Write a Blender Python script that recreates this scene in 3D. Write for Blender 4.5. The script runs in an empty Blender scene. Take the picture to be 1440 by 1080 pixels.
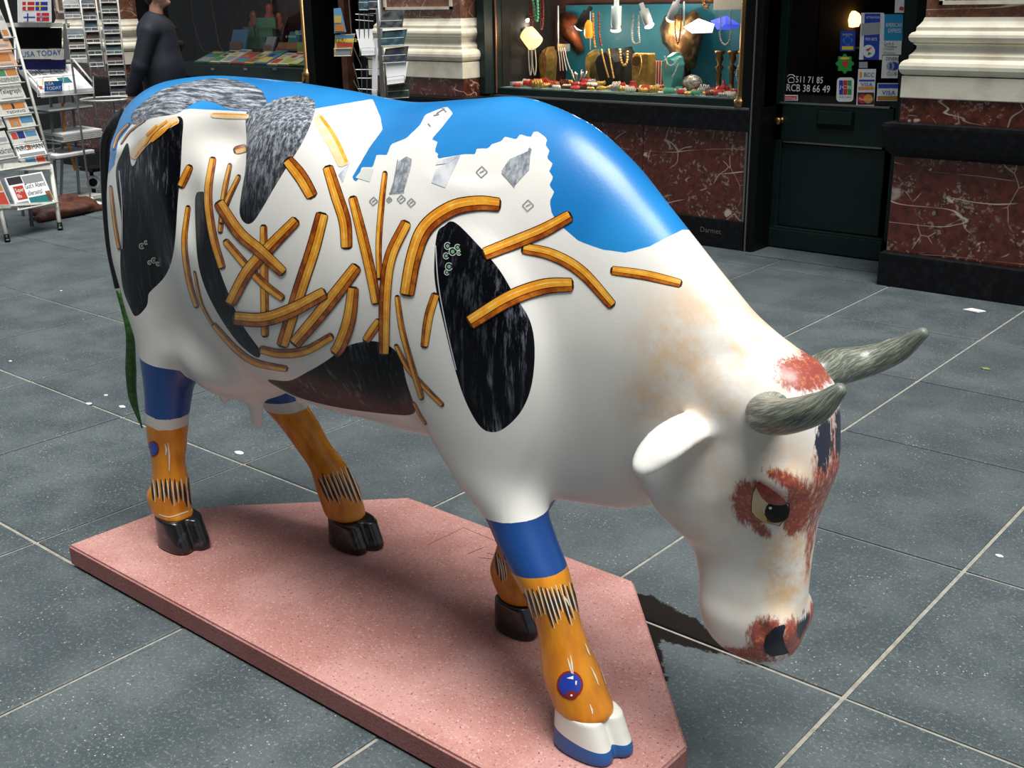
import bpy, bmesh, math, random
import numpy as np
from mathutils import Vector, Matrix, geometry, bvhtree
random.seed(7); np.random.seed(7)
scn = bpy.context.scene
COL = scn.collection
# ---------------- camera ----------------
FPX = 1590.11
RGT = np.array([0.76366353, 0.64538144, -0.0173437])
UPV = np.array([-0.19692151, 0.25842784, 0.94574678])
FWD = np.array([-0.61484952, 0.71881698, -0.3244414])
CAM = np.array([0.0, 0.0, 1.65])
cd = bpy.data.cameras.new('camera'); cam = bpy.data.objects.new('camera', cd); COL.objects.link(cam)
cd.sensor_width = 36; cd.lens = FPX / 1440 * 36; cd.clip_start = .05; cd.clip_end = 100
M = Matrix.Identity(4)
for i in range(3):
    M[i][0] = RGT[i]; M[i][1] = UPV[i]; M[i][2] = -FWD[i]; M[i][3] = CAM[i]
cam.matrix_world = M; scn.camera = cam
# ---------------- world, sun, exposure ----------------
w = bpy.data.worlds.new('sky'); scn.world = w; w.use_nodes = True
bg = w.node_tree.nodes['Background']; bg.inputs[0].default_value = (.80, .90, 1.0, 1); bg.inputs[1].default_value = .36
sd = bpy.data.lights.new('overcast_sun', 'SUN'); sd.energy = 4.9; sd.angle = math.radians(34); sd.color = (1, .98, .94)
so = bpy.data.objects.new('overcast_sun', sd); COL.objects.link(so)
so.rotation_euler = Vector((.30, -.12, 1.0)).to_track_quat('Z', 'Y').to_euler()
scn.view_settings.view_transform = 'Standard'; scn.view_settings.look = 'None'
scn.view_settings.gamma = 1; scn.view_settings.use_curve_mapping = False; scn.view_settings.exposure = 0.28

# ---------------- helpers ----------------
def ray(px, py):
    d = FWD*FPX + RGT*(px-720) - UPV*(py-540)
    return d / np.linalg.norm(d)
def ony(px, py, Y):
    d = ray(px, py); return CAM + d*(Y-CAM[1])/d[1]
def onz(px, py, Z=0.):
    d = ray(px, py); return CAM + d*(Z-CAM[2])/d[2]
def onpl(px, py, P0, N):
    d = ray(px, py); P0 = np.array(P0, float); N = np.array(N, float)
    return CAM + d*((P0-CAM)@N)/(d@N)
def project(P):
    v = P - CAM; z = v@FWD
    return np.stack([720+FPX*(v@RGT)/z, 540-FPX*(v@UPV)/z], 1)

def mat(name, col, rough=.5, metal=0., spec=.5, noise=None, emit=None, bump=None, coat=0.):
    """noise = (scale, colour2, contrast low, high); bump = (scale, strength)"""
    m = bpy.data.materials.new(name); m.use_nodes = True
    nt = m.node_tree; b = nt.nodes['Principled BSDF']
    b.inputs['Base Color'].default_value = (*col, 1); b.inputs['Roughness'].default_value = rough
    b.inputs['Metallic'].default_value = metal; b.inputs['Specular IOR Level'].default_value = spec
    b.inputs['Coat Weight'].default_value = coat
    tc = nt.nodes.new('ShaderNodeTexCoord')
    if noise:
        n = nt.nodes.new('ShaderNodeTexNoise'); n.inputs['Scale'].default_value = noise[0]; n.inputs['Detail'].default_value = 6
        nt.links.new(tc.outputs['Object'], n.inputs['Vector'])
        r = nt.nodes.new('ShaderNodeValToRGB'); r.color_ramp.elements[0].position = noise[2]; r.color_ramp.elements[1].position = noise[3]
        r.color_ramp.elements[0].color = (*col, 1); r.color_ramp.elements[1].color = (*noise[1], 1)
        nt.links.new(n.outputs['Fac'], r.inputs[0]); nt.links.new(r.outputs[0], b.inputs['Base Color'])
    if bump:
        n = nt.nodes.new('ShaderNodeTexNoise'); n.inputs['Scale'].default_value = bump[0]; n.inputs['Detail'].default_value = 4
        nt.links.new(tc.outputs['Object'], n.inputs['Vector'])
        bp = nt.nodes.new('ShaderNodeBump'); bp.inputs['Strength'].default_value = bump[1]; bp.inputs['Distance'].default_value = .005
        nt.links.new(n.outputs['Fac'], bp.inputs['Height']); nt.links.new(bp.outputs[0], b.inputs['Normal'])
    if emit:
        b.inputs['Emission Color'].default_value = (*emit[0], 1); b.inputs['Emission Strength'].default_value = emit[1]
    return m
class NT:
    """tiny node helper"""
    def __init__(s, m): s.t = m.node_tree; s.b = s.t.nodes['Principled BSDF']
    def n(s, typ, **kw):
        x = s.t.nodes.new('ShaderNode'+typ)
        for k, v in kw.items(): setattr(x, k, v)
        return x
    def l(s, a, b): s.t.links.new(a, b)
    def attr(s, name):
        a = s.n('Attribute'); a.attribute_name = name; return a.outputs['Fac']
    def math(s, op, a, b=None, clamp=False):
        x = s.n('Math', operation=op, use_clamp=clamp)
        for i, v in enumerate((a, b)):
            if v is None: continue
            if isinstance(v, (int, float)): x.inputs[i].default_value = v
            else: s.l(v, x.inputs[i])
        return x.outputs[0]
    def mix(s, f, a, b):
        x = s.n('Mix', data_type='RGBA')
        for i, v in ((0, f), (6, a), (7, b)):
            if isinstance(v, (int, float)): x.inputs[i].default_value = v
            elif isinstance(v, tuple): x.inputs[i].default_value = (*v, 1)
            else: s.l(v, x.inputs[i])
        return x.outputs[2]
    def noise(s, vec, scale, detail=4, rough=.5):
        x = s.n('TexNoise'); x.inputs['Scale'].default_value = scale; x.inputs['Detail'].default_value = detail
        x.inputs['Roughness'].default_value = rough; s.l(vec, x.inputs['Vector']); return x.outputs['Fac']
    def ramp(s, f, lo, hi):
        x = s.n('MapRange', interpolation_type='SMOOTHSTEP'); s.l(f, x.inputs[0])
        x.inputs[1].default_value = lo; x.inputs[2].default_value = hi; return x.outputs[0]

def meshobj(name, verts, faces, m=None, parent=None, smooth=False, mats=None, fm=None):
    me = bpy.data.meshes.new(name)
    me.from_pydata([tuple(map(float, v)) for v in verts], [], [tuple(int(i) for i in f) for f in faces])
    me.update()
    o = bpy.data.objects.new(name, me); COL.objects.link(o)
    for x in (mats or [m]): me.materials.append(x)
    if fm is not None: me.polygons.foreach_set('material_index', fm)
    if smooth: me.polygons.foreach_set('use_smooth', [True]*len(me.polygons))
    if parent is not None: o.parent = parent
    return o
def recalc(o):
    bm = bmesh.new(); bm.from_mesh(o.data); bmesh.ops.recalc_face_normals(bm, faces=bm.faces); bm.to_mesh(o.data); bm.free(); return o
def tag(o, label=None, cat=None, group=None, kind=None):
    if label: o['label'] = label
    if cat: o['category'] = cat
    if group: o['group'] = group
    if kind: o['kind'] = kind
    return o
def empty(name, loc=(0, 0, 0), **kw):
    o = bpy.data.objects.new(name, None); COL.objects.link(o); o.location = loc; o.empty_display_size = .1
    tag(o, **kw); return o
def put(o, parent):
    """parent keeping world-space vertices (parents are unrotated empties)"""
    o.parent = parent; q = parent; w = Vector((0, 0, 0))
    while q is not None: w = w + q.location; q = q.parent
    o.location = o.location - w
    return o
def recenter(o, c):
    """move the mesh origin to c"""
    c = Vector(c); o.data.transform(Matrix.Translation(-c)); o.location = o.location + c; return o
class MB:
    """collects shapes into one mesh"""
    def __init__(s): s.v = []; s.f = []; s.m = []
    def add(s, V, F, mi=0):
        k = len(s.v); s.v += [tuple(map(float, p)) for p in V]; s.f += [tuple(i+k for i in f) for f in F]; s.m += [mi]*len(F); return s
    def box(s, lo, hi, mi=0, R=None, c=None):
        x0, y0, z0 = lo; x1, y1, z1 = hi
        V = [(x, y, z) for x in (x0, x1) for y in (y0, y1) for z in (z0, z1)]
        if R is not None:
            c = np.array(c); V = [tuple(c+R@(np.array(p)-c)) for p in V]
        return s.add(V, [(0, 1, 3, 2), (4, 6, 7, 5), (0, 4, 5, 1), (2, 3, 7, 6), (0, 2, 6, 4), (1, 5, 7, 3)], mi)
    def prism(s, P, off, mi=0):
        """quad/polygon P extruded by vector off"""
        n = len(P); P = [np.array(p, float) for p in P]; off = np.array(off, float)
        return s.add(P+[p+off for p in P], [tuple(range(n))[::-1], tuple(range(n, 2*n))]+[(i, (i+1) % n, n+(i+1) % n, n+i) for i in range(n)], mi)
    def tube(s, pts, r, seg=8, mi=0, cap=True):
        pts = [np.array(p, float) for p in pts]; n = len(pts)
        rs = r if hasattr(r, '__len__') else [r]*n
        V = []; F = []; prev = None
        for i in range(n):
            t = pts[min(i+1, n-1)]-pts[max(i-1, 0)]; t = t/(np.linalg.norm(t)+1e-12)
            if prev is None:
                a = np.array([0, 0, 1.]) if abs(t[2]) < .9 else np.array([1., 0, 0])
                u = np.cross(t, a)
            else: u = prev-t*(prev@t)
            u /= np.linalg.norm(u)+1e-12; prev = u; v = np.cross(t, u)
            V += [pts[i]+rs[i]*(math.cos(2*math.pi*k/seg)*u+math.sin(2*math.pi*k/seg)*v) for k in range(seg)]
        for i in range(n-1):
            for k in range(seg): F.append((i*seg+k, i*seg+(k+1) % seg, (i+1)*seg+(k+1) % seg, (i+1)*seg+k))
        if cap: F += [tuple(range(seg))[::-1], tuple((n-1)*seg+k for k in range(seg))]
        return s.add(V, F, mi)
    def ball(s, c, r, mi=0, seg=6, rings=4):
        c = np.array(c, float); r = np.array(r if hasattr(r, '__len__') else (r, r, r), float)
        V = [c+r*(0, 0, 1)]
        for i in range(1, rings):
            a = math.pi*i/rings
            V += [c+r*np.array((math.sin(a)*math.cos(2*math.pi*k/seg), math.sin(a)*math.sin(2*math.pi*k/seg), math.cos(a))) for k in range(seg)]
        V.append(c-r*(0, 0, 1)); F = []
        for k in range(seg): F.append((0, 1+k, 1+(k+1) % seg))
        for i in range(rings-2):
            for k in range(seg):
                a = 1+i*seg; F.append((a+k, a+seg+k, a+seg+(k+1) % seg, a+(k+1) % seg))
        a = 1+(rings-2)*seg
        for k in range(seg): F.append((a+k, len(V)-1, a+(k+1) % seg))
        return s.add(V, F, mi)
    def lathe(s, c, prof, seg=16, mi=0, ax=None):
        """prof = [(r, h)...] around axis ax (default z) at c"""
        c = np.array(c, float); ax = np.array([0, 0, 1.]) if ax is None else np.array(ax, float)/np.linalg.norm(ax)
        a = np.array([1., 0, 0]) if abs(ax[0]) < .9 else np.array([0, 1., 0])
        u = np.cross(ax, a); u /= np.linalg.norm(u); v = np.cross(ax, u)
        V = [c+ax*h+r*(math.cos(2*math.pi*k/seg)*u+math.sin(2*math.pi*k/seg)*v) for r, h in prof for k in range(seg)]
        n = len(prof)
        F = [(i*seg+k, i*seg+(k+1) % seg, (i+1)*seg+(k+1) % seg, (i+1)*seg+k) for i in range(n-1) for k in range(seg)]
        F += [tuple(range(seg))[::-1], tuple((n-1)*seg+k for k in range(seg))]
        return s.add(V, F, mi)
    def build(s, name, m, parent=None, smooth=False, mats=None):
        o = meshobj(name, s.v, s.f, m, None, smooth, mats or [m], s.m)
        recalc(o)
        V = np.array(s.v); c = (V.min(0)+V.max(0))/2; c[2] = V[:, 2].min()
        recenter(o, c)
        if parent is not None: put(o, parent)
        return o
def beads(name, pts, r, m, parent=None, gap=1.9):
    """a string of beads along a polyline, one mesh"""
    P = [np.array(p, float) for p in pts]; mb = MB(); d = 0; mb.ball(P[0], r)
    for a, b in zip(P[:-1], P[1:]):
        L = np.linalg.norm(b-a); t = gap*r-d
        while t < L: mb.ball(a+(b-a)*t/L, r); t += gap*r
        d = L-(t-gap*r)
    return mb.build(name, m, parent, True)
def spline(pts, n):
    """Catmull-Rom resampling to n points"""
    P = np.array(pts, float)
    if len(P) == 2: return P[0]+(P[1]-P[0])*np.linspace(0, 1, n)[:, None]
    E = np.vstack([2*P[0]-P[1], P, 2*P[-1]-P[-2]]); out = []
    for t in np.linspace(0, len(P)-1, n):
        i = min(int(t), len(P)-2); u = t-i; p0, p1, p2, p3 = E[i:i+4]
        out.append(.5*((2*p1)+(-p0+p2)*u+(2*p0-5*p1+4*p2-p3)*u*u+(-p0+3*p1-3*p2+p3)*u**3))
    return np.array(out)
def text(body, m, origin, right, up, width, parent=None, name='lettering', height=None, depth=.0006, shear=0.):
    cu = bpy.data.curves.new('text', 'FONT'); cu.body = body; cu.extrude = 0.0; cu.resolution_u = 2; cu.shear = shear
    to = bpy.data.objects.new('text', cu); me = bpy.data.meshes.new_from_object(to)
    V = np.array([v.co[:] for v in me.vertices]); F = [tuple(p.vertices) for p in me.polygons]
    bpy.data.objects.remove(to); bpy.data.curves.remove(cu); bpy.data.meshes.remove(me)
    lo = V.min(0); sz = V.max(0)-lo; s = width/sz[0]; sy = s if height is None else height/sz[1]
    right = np.array(right, float); right /= np.linalg.norm(right); up = np.array(up, float); up = up-right*(up@right); up /= np.linalg.norm(up)
    nn = np.cross(right, up); o = np.array(origin, float)
    W = [o+right*(v[0]-lo[0])*s+up*(v[1]-lo[1])*sy+nn*depth for v in V]
    ob = meshobj(name, W, F, m)
    W = np.array(W); recenter(ob, W.mean(0))
    if parent is not None: put(ob, parent)
    return ob
# ---- shared materials ----
X0 = np.array([1., 0, 0]); Y0 = np.array([0, 1., 0]); Z0 = np.array([0, 0, 1.])
m_black = mat('black_paint', (.003, .004, .004), .45, spec=.18)
m_dark = mat('dark_interior', (.006, .005, .005), .8)
m_green = mat('dark_green_paint', (.004, .014, .013), .42, spec=.35, noise=(6, (.007, .020, .018), .4, .7))
m_brass = mat('aged_brass', (.35, .20, .08), .35, 1.)
m_chrome = mat('grey_wire', (.16, .17, .17), .4, .6)
m_wwire = mat('white_wire', (.62, .62, .58), .45)
m_white = mat('white_print', (.78, .78, .76), .6)
m_ink = mat('printing_ink', (.03, .03, .035), .6)
m_blueink = mat('blue_ink', (.02, .08, .32), .5)
m_redink = mat('red_ink', (.55, .03, .03), .5)
m_wood = mat('brown_wood', (.10, .035, .015), .5, noise=(12, (.05, .015, .008), .4, .6))
def make_marble(name, c1, c2, c3, vein, vscale, warm):
    m = mat(name, c1, .22, spec=.6); k = NT(m)
    g = k.n('NewGeometry').outputs['Position']
    d = k.n('TexNoise'); d.inputs['Scale'].default_value = 2.2; k.l(g, d.inputs['Vector'])
    av = k.n('VectorMath', operation='MULTIPLY_ADD'); k.l(d.outputs['Color'], av.inputs[0]); av.inputs[1].default_value = (.35, .35, .35); k.l(g, av.inputs[2])
    n1 = k.noise(g, 22, 8, .7); n2 = k.noise(g, 5, 5)
    c = k.mix(k.ramp(n1, .42, .66), c1, c2)
    # pale fossil flecks
    d2 = k.n('TexNoise'); d2.inputs['Scale'].default_value = 24; d2.inputs['Detail'].default_value = 5; k.l(g, d2.inputs['Vector'])
    av2 = k.n('VectorMath', operation='MULTIPLY_ADD'); k.l(d2.outputs['Color'], av2.inputs[0]); av2.inputs[1].default_value = (.11, .11, .11); k.l(g, av2.inputs[2])
    vo = k.n('TexVoronoi'); vo.inputs['Scale'].default_value = 30; k.l(av2.outputs[0], vo.inputs['Vector'])
    fl = k.math('MULTIPLY', k.ramp(vo.outputs['Distance'], .46, .26), k.ramp(k.noise(g, 7, 4), .47, .58))
    c = k.mix(k.math('MULTIPLY', fl, .75), c, c3)
    # veins, thin, in patches
    ve = k.n('TexVoronoi', feature='DISTANCE_TO_EDGE'); ve.inputs['Scale'].default_value = vscale; k.l(av.outputs[0], ve.inputs['Vector'])
    vm = k.math('MULTIPLY', k.ramp(ve.outputs['Distance'], .018, .003), k.ramp(n2, .50, .58))
    c = k.mix(k.math('MULTIPLY', vm, .55), c, vein)
    mp = k.n('Mapping'); mp.inputs['Rotation'].default_value = (0, .75, 0); mp.inputs['Scale'].default_value = (.22, 1, 1.7); k.l(g, mp.inputs[0])
    lv = k.math('ABSOLUTE', k.math('SUBTRACT', k.noise(mp.outputs[0], 3.2, 2, .35), .52))
    c = k.mix(k.math('MULTIPLY', k.ramp(lv, .006, .001), k.ramp(k.noise(g, 3.1, 2), .42, .55)), c, vein)
    sp = k.math('MULTIPLY', k.ramp(k.noise(g, 9, 3), .68, .72), warm)
    c = k.mix(sp, c, vein)
    k.l(c, k.b.inputs['Base Color']); return m
m_marble = make_marble('red_marble', (.125, .026, .014), (.050, .012, .009), (.30, .24, .20), (.60, .50, .42), 4.0, .9)
m_marble2 = make_marble('brown_marble', (.23, .10, .06), (.13, .055, .035), (.42, .30, .22), (.75, .66, .50), 5.0, .9)
m_stone = mat('pale_stone', (.82, .77, .62), .42, noise=(7, (.62, .53, .42), .45, .75), bump=(60, .15))
m_bluestone = mat('black_bluestone', (.005, .005, .006), .5, spec=.2, noise=(30, (.013, .014, .016), .45, .75))
# ---- cow body: one implicit surface (numpy), meshed with surface nets ----
CY = 1.87
def pchip(xk, yk, x):
    xk = np.asarray(xk, float); yk = np.asarray(yk, float)
    h = np.diff(xk); d = np.diff(yk) / h
    m = np.zeros_like(yk)
    for i in range(1, len(xk) - 1):
        if d[i-1] * d[i] > 0:
            w1 = 2*h[i] + h[i-1]; w2 = h[i] + 2*h[i-1]
            m[i] = (w1 + w2) / (w1/d[i-1] + w2/d[i])
    m[0] = d[0]; m[-1] = d[-1]
    xc = np.clip(x, xk[0], xk[-1])
    i = np.clip(np.searchsorted(xk, xc) - 1, 0, len(h) - 1)
    t = (xc - xk[i]) / h[i]
    return (yk[i]*(1+2*t)*(1-t)**2 + m[i]*h[i]*t*(1-t)**2 + yk[i+1]*t*t*(3-2*t) + m[i+1]*h[i]*t*t*(t-1))
def smin(a, b, k):
    h = np.maximum(k - np.abs(a - b), 0) / k
    return np.minimum(a, b) - h*h*k*0.25
def smax(a, b, k): return -smin(-a, -b, k)

# x, ztop, zbottom, half width, z of widest, upper exponent, lower exponent
TORSO = np.array([
 [-3.13, 1.24, 1.04, .030, 1.12, 2.0, 2.0],
 [-3.09, 1.292, 0.94, .070, 1.08, 2.0, 2.0],
 [-3.02, 1.362, .86, .110, 1.10, 2.1, 2.0],
 [-2.93, 1.412, .79, .155, 1.14, 2.2, 2.0],
 [-2.78, 1.450, .73, .205, 1.16, 2.3, 2.0],
 [-2.62, 1.462, .69, .240, 1.14, 2.3, 2.1],
 [-2.40, 1.458, .655, .262, 1.06, 2.2, 2.2],
 [-2.15, 1.445, .635, .280, 1.02, 2.0, 2.2],
 [-1.90, 1.425, .642, .275, 1.02, 1.95, 2.2],
 [-1.70, 1.440, .64, .255, 1.02, 1.9, 2.1],
 [-1.58, 1.450, .61, .235, 1.00, 1.8, 2.1],
 [-1.42, 1.415, .57, .190, .98, 1.9, 1.9],
 [-1.30, 1.345, .58, .145, 1.00, 2.0, 1.7],
 [-1.20, 1.255, .62, .120, .98, 2.0, 1.7],
 [-1.10, 1.160, .68, .106, .95, 2.0, 1.8],
 [-1.00, 1.065, .76, .092, .93, 2.0, 2.0],
 [-0.94, 1.005, .84, .070, .93, 2.0, 2.0],
 [-0.90, .975, .88, .030, .93, 2.0, 2.0]])
# z, x back, x front, half width, y centre
HEAD = np.array([
 [0.345, -.975, -.905, .030],
 [0.370, -1.025, -.872, .060],
 [0.405, -1.055, -.856, .078],
 [0.450, -1.070, -.850, .084],
 [0.500, -1.075, -.850, .074],
 [0.555, -1.090, -.848, .070],
 [0.610, -1.130, -.846, .080],
 [0.670, -1.172, -.842, .096],
 [0.730, -1.185, -.828, .110],
 [0.800, -1.175, -.812, .116],
 [0.870, -1.130, -.816, .110],
 [0.930, -1.080, -.825, .098],
 [0.980, -1.040, -.860, .078],
 [1.010, -1.000, -.900, .045]])
# z, x, rx, ry, y
LEGS = {
 'rear_near': np.array([
  [.07,-2.815,.080,.070,1.72],[.12,-2.818,.074,.065,1.72],[.165,-2.838,.058,.054,1.72],[.195,-2.858,.066,.060,1.72],[.225,-2.860,.069,.062,1.72],
  [.28,-2.840,.056,.052,1.72],[.34,-2.838,.050,.047,1.72],[.40,-2.838,.059,.053,1.725],[.46,-2.828,.064,.058,1.725],[.57,-2.806,.073,.066,1.73],
  [.65,-2.790,.088,.076,1.735],[.74,-2.775,.130,.09,1.745],[.85,-2.775,.18,.105,1.755],[.98,-2.785,.205,.115,1.765],[1.12,-2.795,.185,.115,1.78],[1.25,-2.80,.14,.10,1.80]]),
 'rear_far': np.array([
  [.07,-2.395,.082,.070,2.05],[.12,-2.40,.074,.065,2.05],[.165,-2.43,.064,.058,2.05],[.235,-2.457,.068,.060,2.05],
  [.31,-2.492,.058,.053,2.045],[.36,-2.545,.057,.050,2.04],[.43,-2.598,.063,.056,2.03],[.49,-2.655,.072,.064,2.02],
  [.58,-2.70,.085,.07,2.01],[.70,-2.75,.12,.085,2.0],[.85,-2.775,.18,.105,1.985],[.98,-2.785,.205,.115,1.975],[1.12,-2.795,.185,.115,1.96],[1.25,-2.80,.14,.10,1.94]]),
 'front_near': np.array([
  [.07,-1.235,.083,.072,1.71],[.12,-1.255,.075,.067,1.71],[.17,-1.272,.068,.061,1.71],[.22,-1.297,.068,.061,1.71],
  [.30,-1.325,.056,.051,1.71],[.35,-1.342,.051,.047,1.71],[.41,-1.367,.058,.053,1.71],[.47,-1.400,.067,.060,1.712],
  [.51,-1.428,.070,.062,1.715],[.56,-1.460,.072,.064,1.72],[.63,-1.510,.096,.076,1.725],[.70,-1.545,.128,.085,1.73],
  [.80,-1.565,.16,.095,1.735],[.95,-1.570,.175,.10,1.745],[1.10,-1.57,.165,.10,1.77],[1.25,-1.60,.11,.08,1.81]]),
 'front_far': np.array([
  [.07,-1.685,.072,.066,2.0],[.12,-1.690,.064,.060,2.0],[.165,-1.695,.058,.054,2.0],[.20,-1.708,.064,.056,2.0],[.235,-1.720,.060,.055,2.0],
  [.29,-1.714,.048,.046,2.0],[.36,-1.690,.044,.042,2.0],[.44,-1.650,.050,.046,2.0],[.53,-1.61,.062,.054,2.0],
  [.63,-1.58,.085,.068,2.0],[.72,-1.57,.115,.08,2.0],[.80,-1.565,.15,.09,2.0],[.95,-1.57,.17,.10,1.995],[1.10,-1.57,.165,.10,1.97],[1.25,-1.60,.11,.08,1.93]])}
HOOF_Z = .145
def f_loft_x(X, Y, Z, K):
    x = X[:, 0, 0]
    zt, zb, w, zc, nt, nb = [pchip(K[:, 0], K[:, i], x)[:, None, None] for i in range(1, 7)]
    dy = np.abs(Y - CY) / w
    up = Z > zc
    hz = np.where(up, zt - zc, zc - zb)
    dz = np.abs(Z - zc) / hz
    n = np.where(up, nt, nb)
    q = (dy**n + dz**n + 1e-9)**(1/n)
    r = np.minimum(w, hz)
    # approximate distance: (q-1)/|grad q|
    g = (dy+1e-6)**(n-1)/w, (dz+1e-6)**(n-1)/hz
    gn = np.sqrt(g[0]**2 + g[1]**2) / np.maximum(q, 1e-3)**(n-1)
    d = (q - 1) / np.maximum(gn, 1.0)
    ends = np.maximum(K[0, 0] - X, X - K[-1, 0])
    return smax(d, ends + 0*Y + 0*Z, .03)
def f_loft_z(X, Y, Z, K, yc=None, n=2.0, zlo=None, zhi=None, blend=.02):
    z = Z[0, 0, :]
    c = [pchip(K[:, 0], K[:, i], z)[None, None, :] for i in range(1, K.shape[1])]
    if yc is None: cx, rx, ry, cy = c
    else:
        cx = (c[0] + c[1]) / 2; rx = (c[1] - c[0]) / 2; ry = c[2]; cy = yc
    dx = np.abs(X - cx) / rx; dy = np.abs(Y - cy) / ry
    q = (dx**n + dy**n + 1e-9)**(1/n)
    g = np.sqrt(((dx+1e-6)**(n-1)/rx)**2 + ((dy+1e-6)**(n-1)/ry)**2) / np.maximum(q, 1e-3)**(n-1)
    d = (q - 1) / np.maximum(g, 1.0)
    lo = K[0, 0] if zlo is None else zlo
    hi = K[-1, 0] if zhi is None else zhi
    return smax(d, np.maximum(lo - Z, Z - hi) + 0*X + 0*Y, blend)
def f_ell(X, Y, Z, c, r):
    a, b, e = (X-c[0])/r[0], (Y-c[1])/r[1], (Z-c[2])/r[2]
    k0 = np.sqrt(a*a+b*b+e*e) + 1e-9
    k1 = np.sqrt((a/r[0])**2+(b/r[1])**2+(e/r[2])**2) + 1e-9
    return k0*(k0-1)/k1
def f_cone(X, Y, Z, a, b, ra, rb):
    a = np.array(a, float); b = np.array(b, float); v = b-a; L2 = v@v
    t = np.clip(((X-a[0])*v[0]+(Y-a[1])*v[1]+(Z-a[2])*v[2])/L2, 0, 1)
    return np.sqrt((X-a[0]-t*v[0])**2+(Y-a[1]-t*v[1])**2+(Z-a[2]-t*v[2])**2)-(ra+(rb-ra)*t)
def f_flat(X, Y, Z, a, b, wa, wb, th, nn):
    v = b-a; L2 = v@v
    qx, qy, qz = X-a[0], Y-a[1], Z-a[2]
    t = np.clip((qx*v[0]+qy*v[1]+qz*v[2])/L2, 0, 1)
    qx, qy, qz = qx-t*v[0], qy-t*v[1], qz-t*v[2]
    n_ = qx*nn[0]+qy*nn[1]+qz*nn[2]; r2 = np.maximum(qx*qx+qy*qy+qz*qz-n_*n_, 0)
    w = wa+(wb-wa)*t
    k0 = np.sqrt(r2/w**2+(n_/th)**2)+1e-9; k1 = np.sqrt(r2/w**4+(n_/th**2)**2)+1e-9
    return k0*(k0-1)/k1
# smooth additions / dents: kind, centre, radii, blend (mirrored when y != CY)
BUMPS = [
 ('+', (-2.58, 1.72, 1.33), (.09, .04, .05), .09),     # hook bone
 ('+', (-2.98, 1.81, 1.20), (.04, .03, .05), .06),      # pin bone
 ('+', (-2.10, 1.70, 1.22), (.16, .06, .16), .10),      # last ribs
 ('-', (-2.36, 1.622, 1.345), (.105, .075, .05), .07), ('-', (-2.45, 1.588, 1.22), (.03, .035, .09), .08),     # hollow of the flank
 ('+', (-1.53, 1.70, .90), (.13, .05, .22), .08),       # point of shoulder
 ('+', (-1.06, 1.80, .70), (.10, .03, .08), .05),       # cheek
 ('+', (-.895, 1.795, .79), (.045, .03, .025), .035),   # brow
 ('+', (-.885, 1.825, .46), (.030, .030, .035), .03),   # nostril wing
 ('-', (-.892, 1.782, .455), (.018, .018, .028), .012), # nostril
 ('-', (-.93, 1.755, .64), (.05, .02, .07), .05),       # hollow below eye
 ('+', (-.965, 1.80, .925), (.05, .04, .05), .05),      # horn root
]
TEATS = ((-2.635, 1.80, .585, .018), (-2.49, 1.80, .585, .062), (-2.60, 1.94, .60, .03), (-2.455, 1.93, .60, .035))
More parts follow.
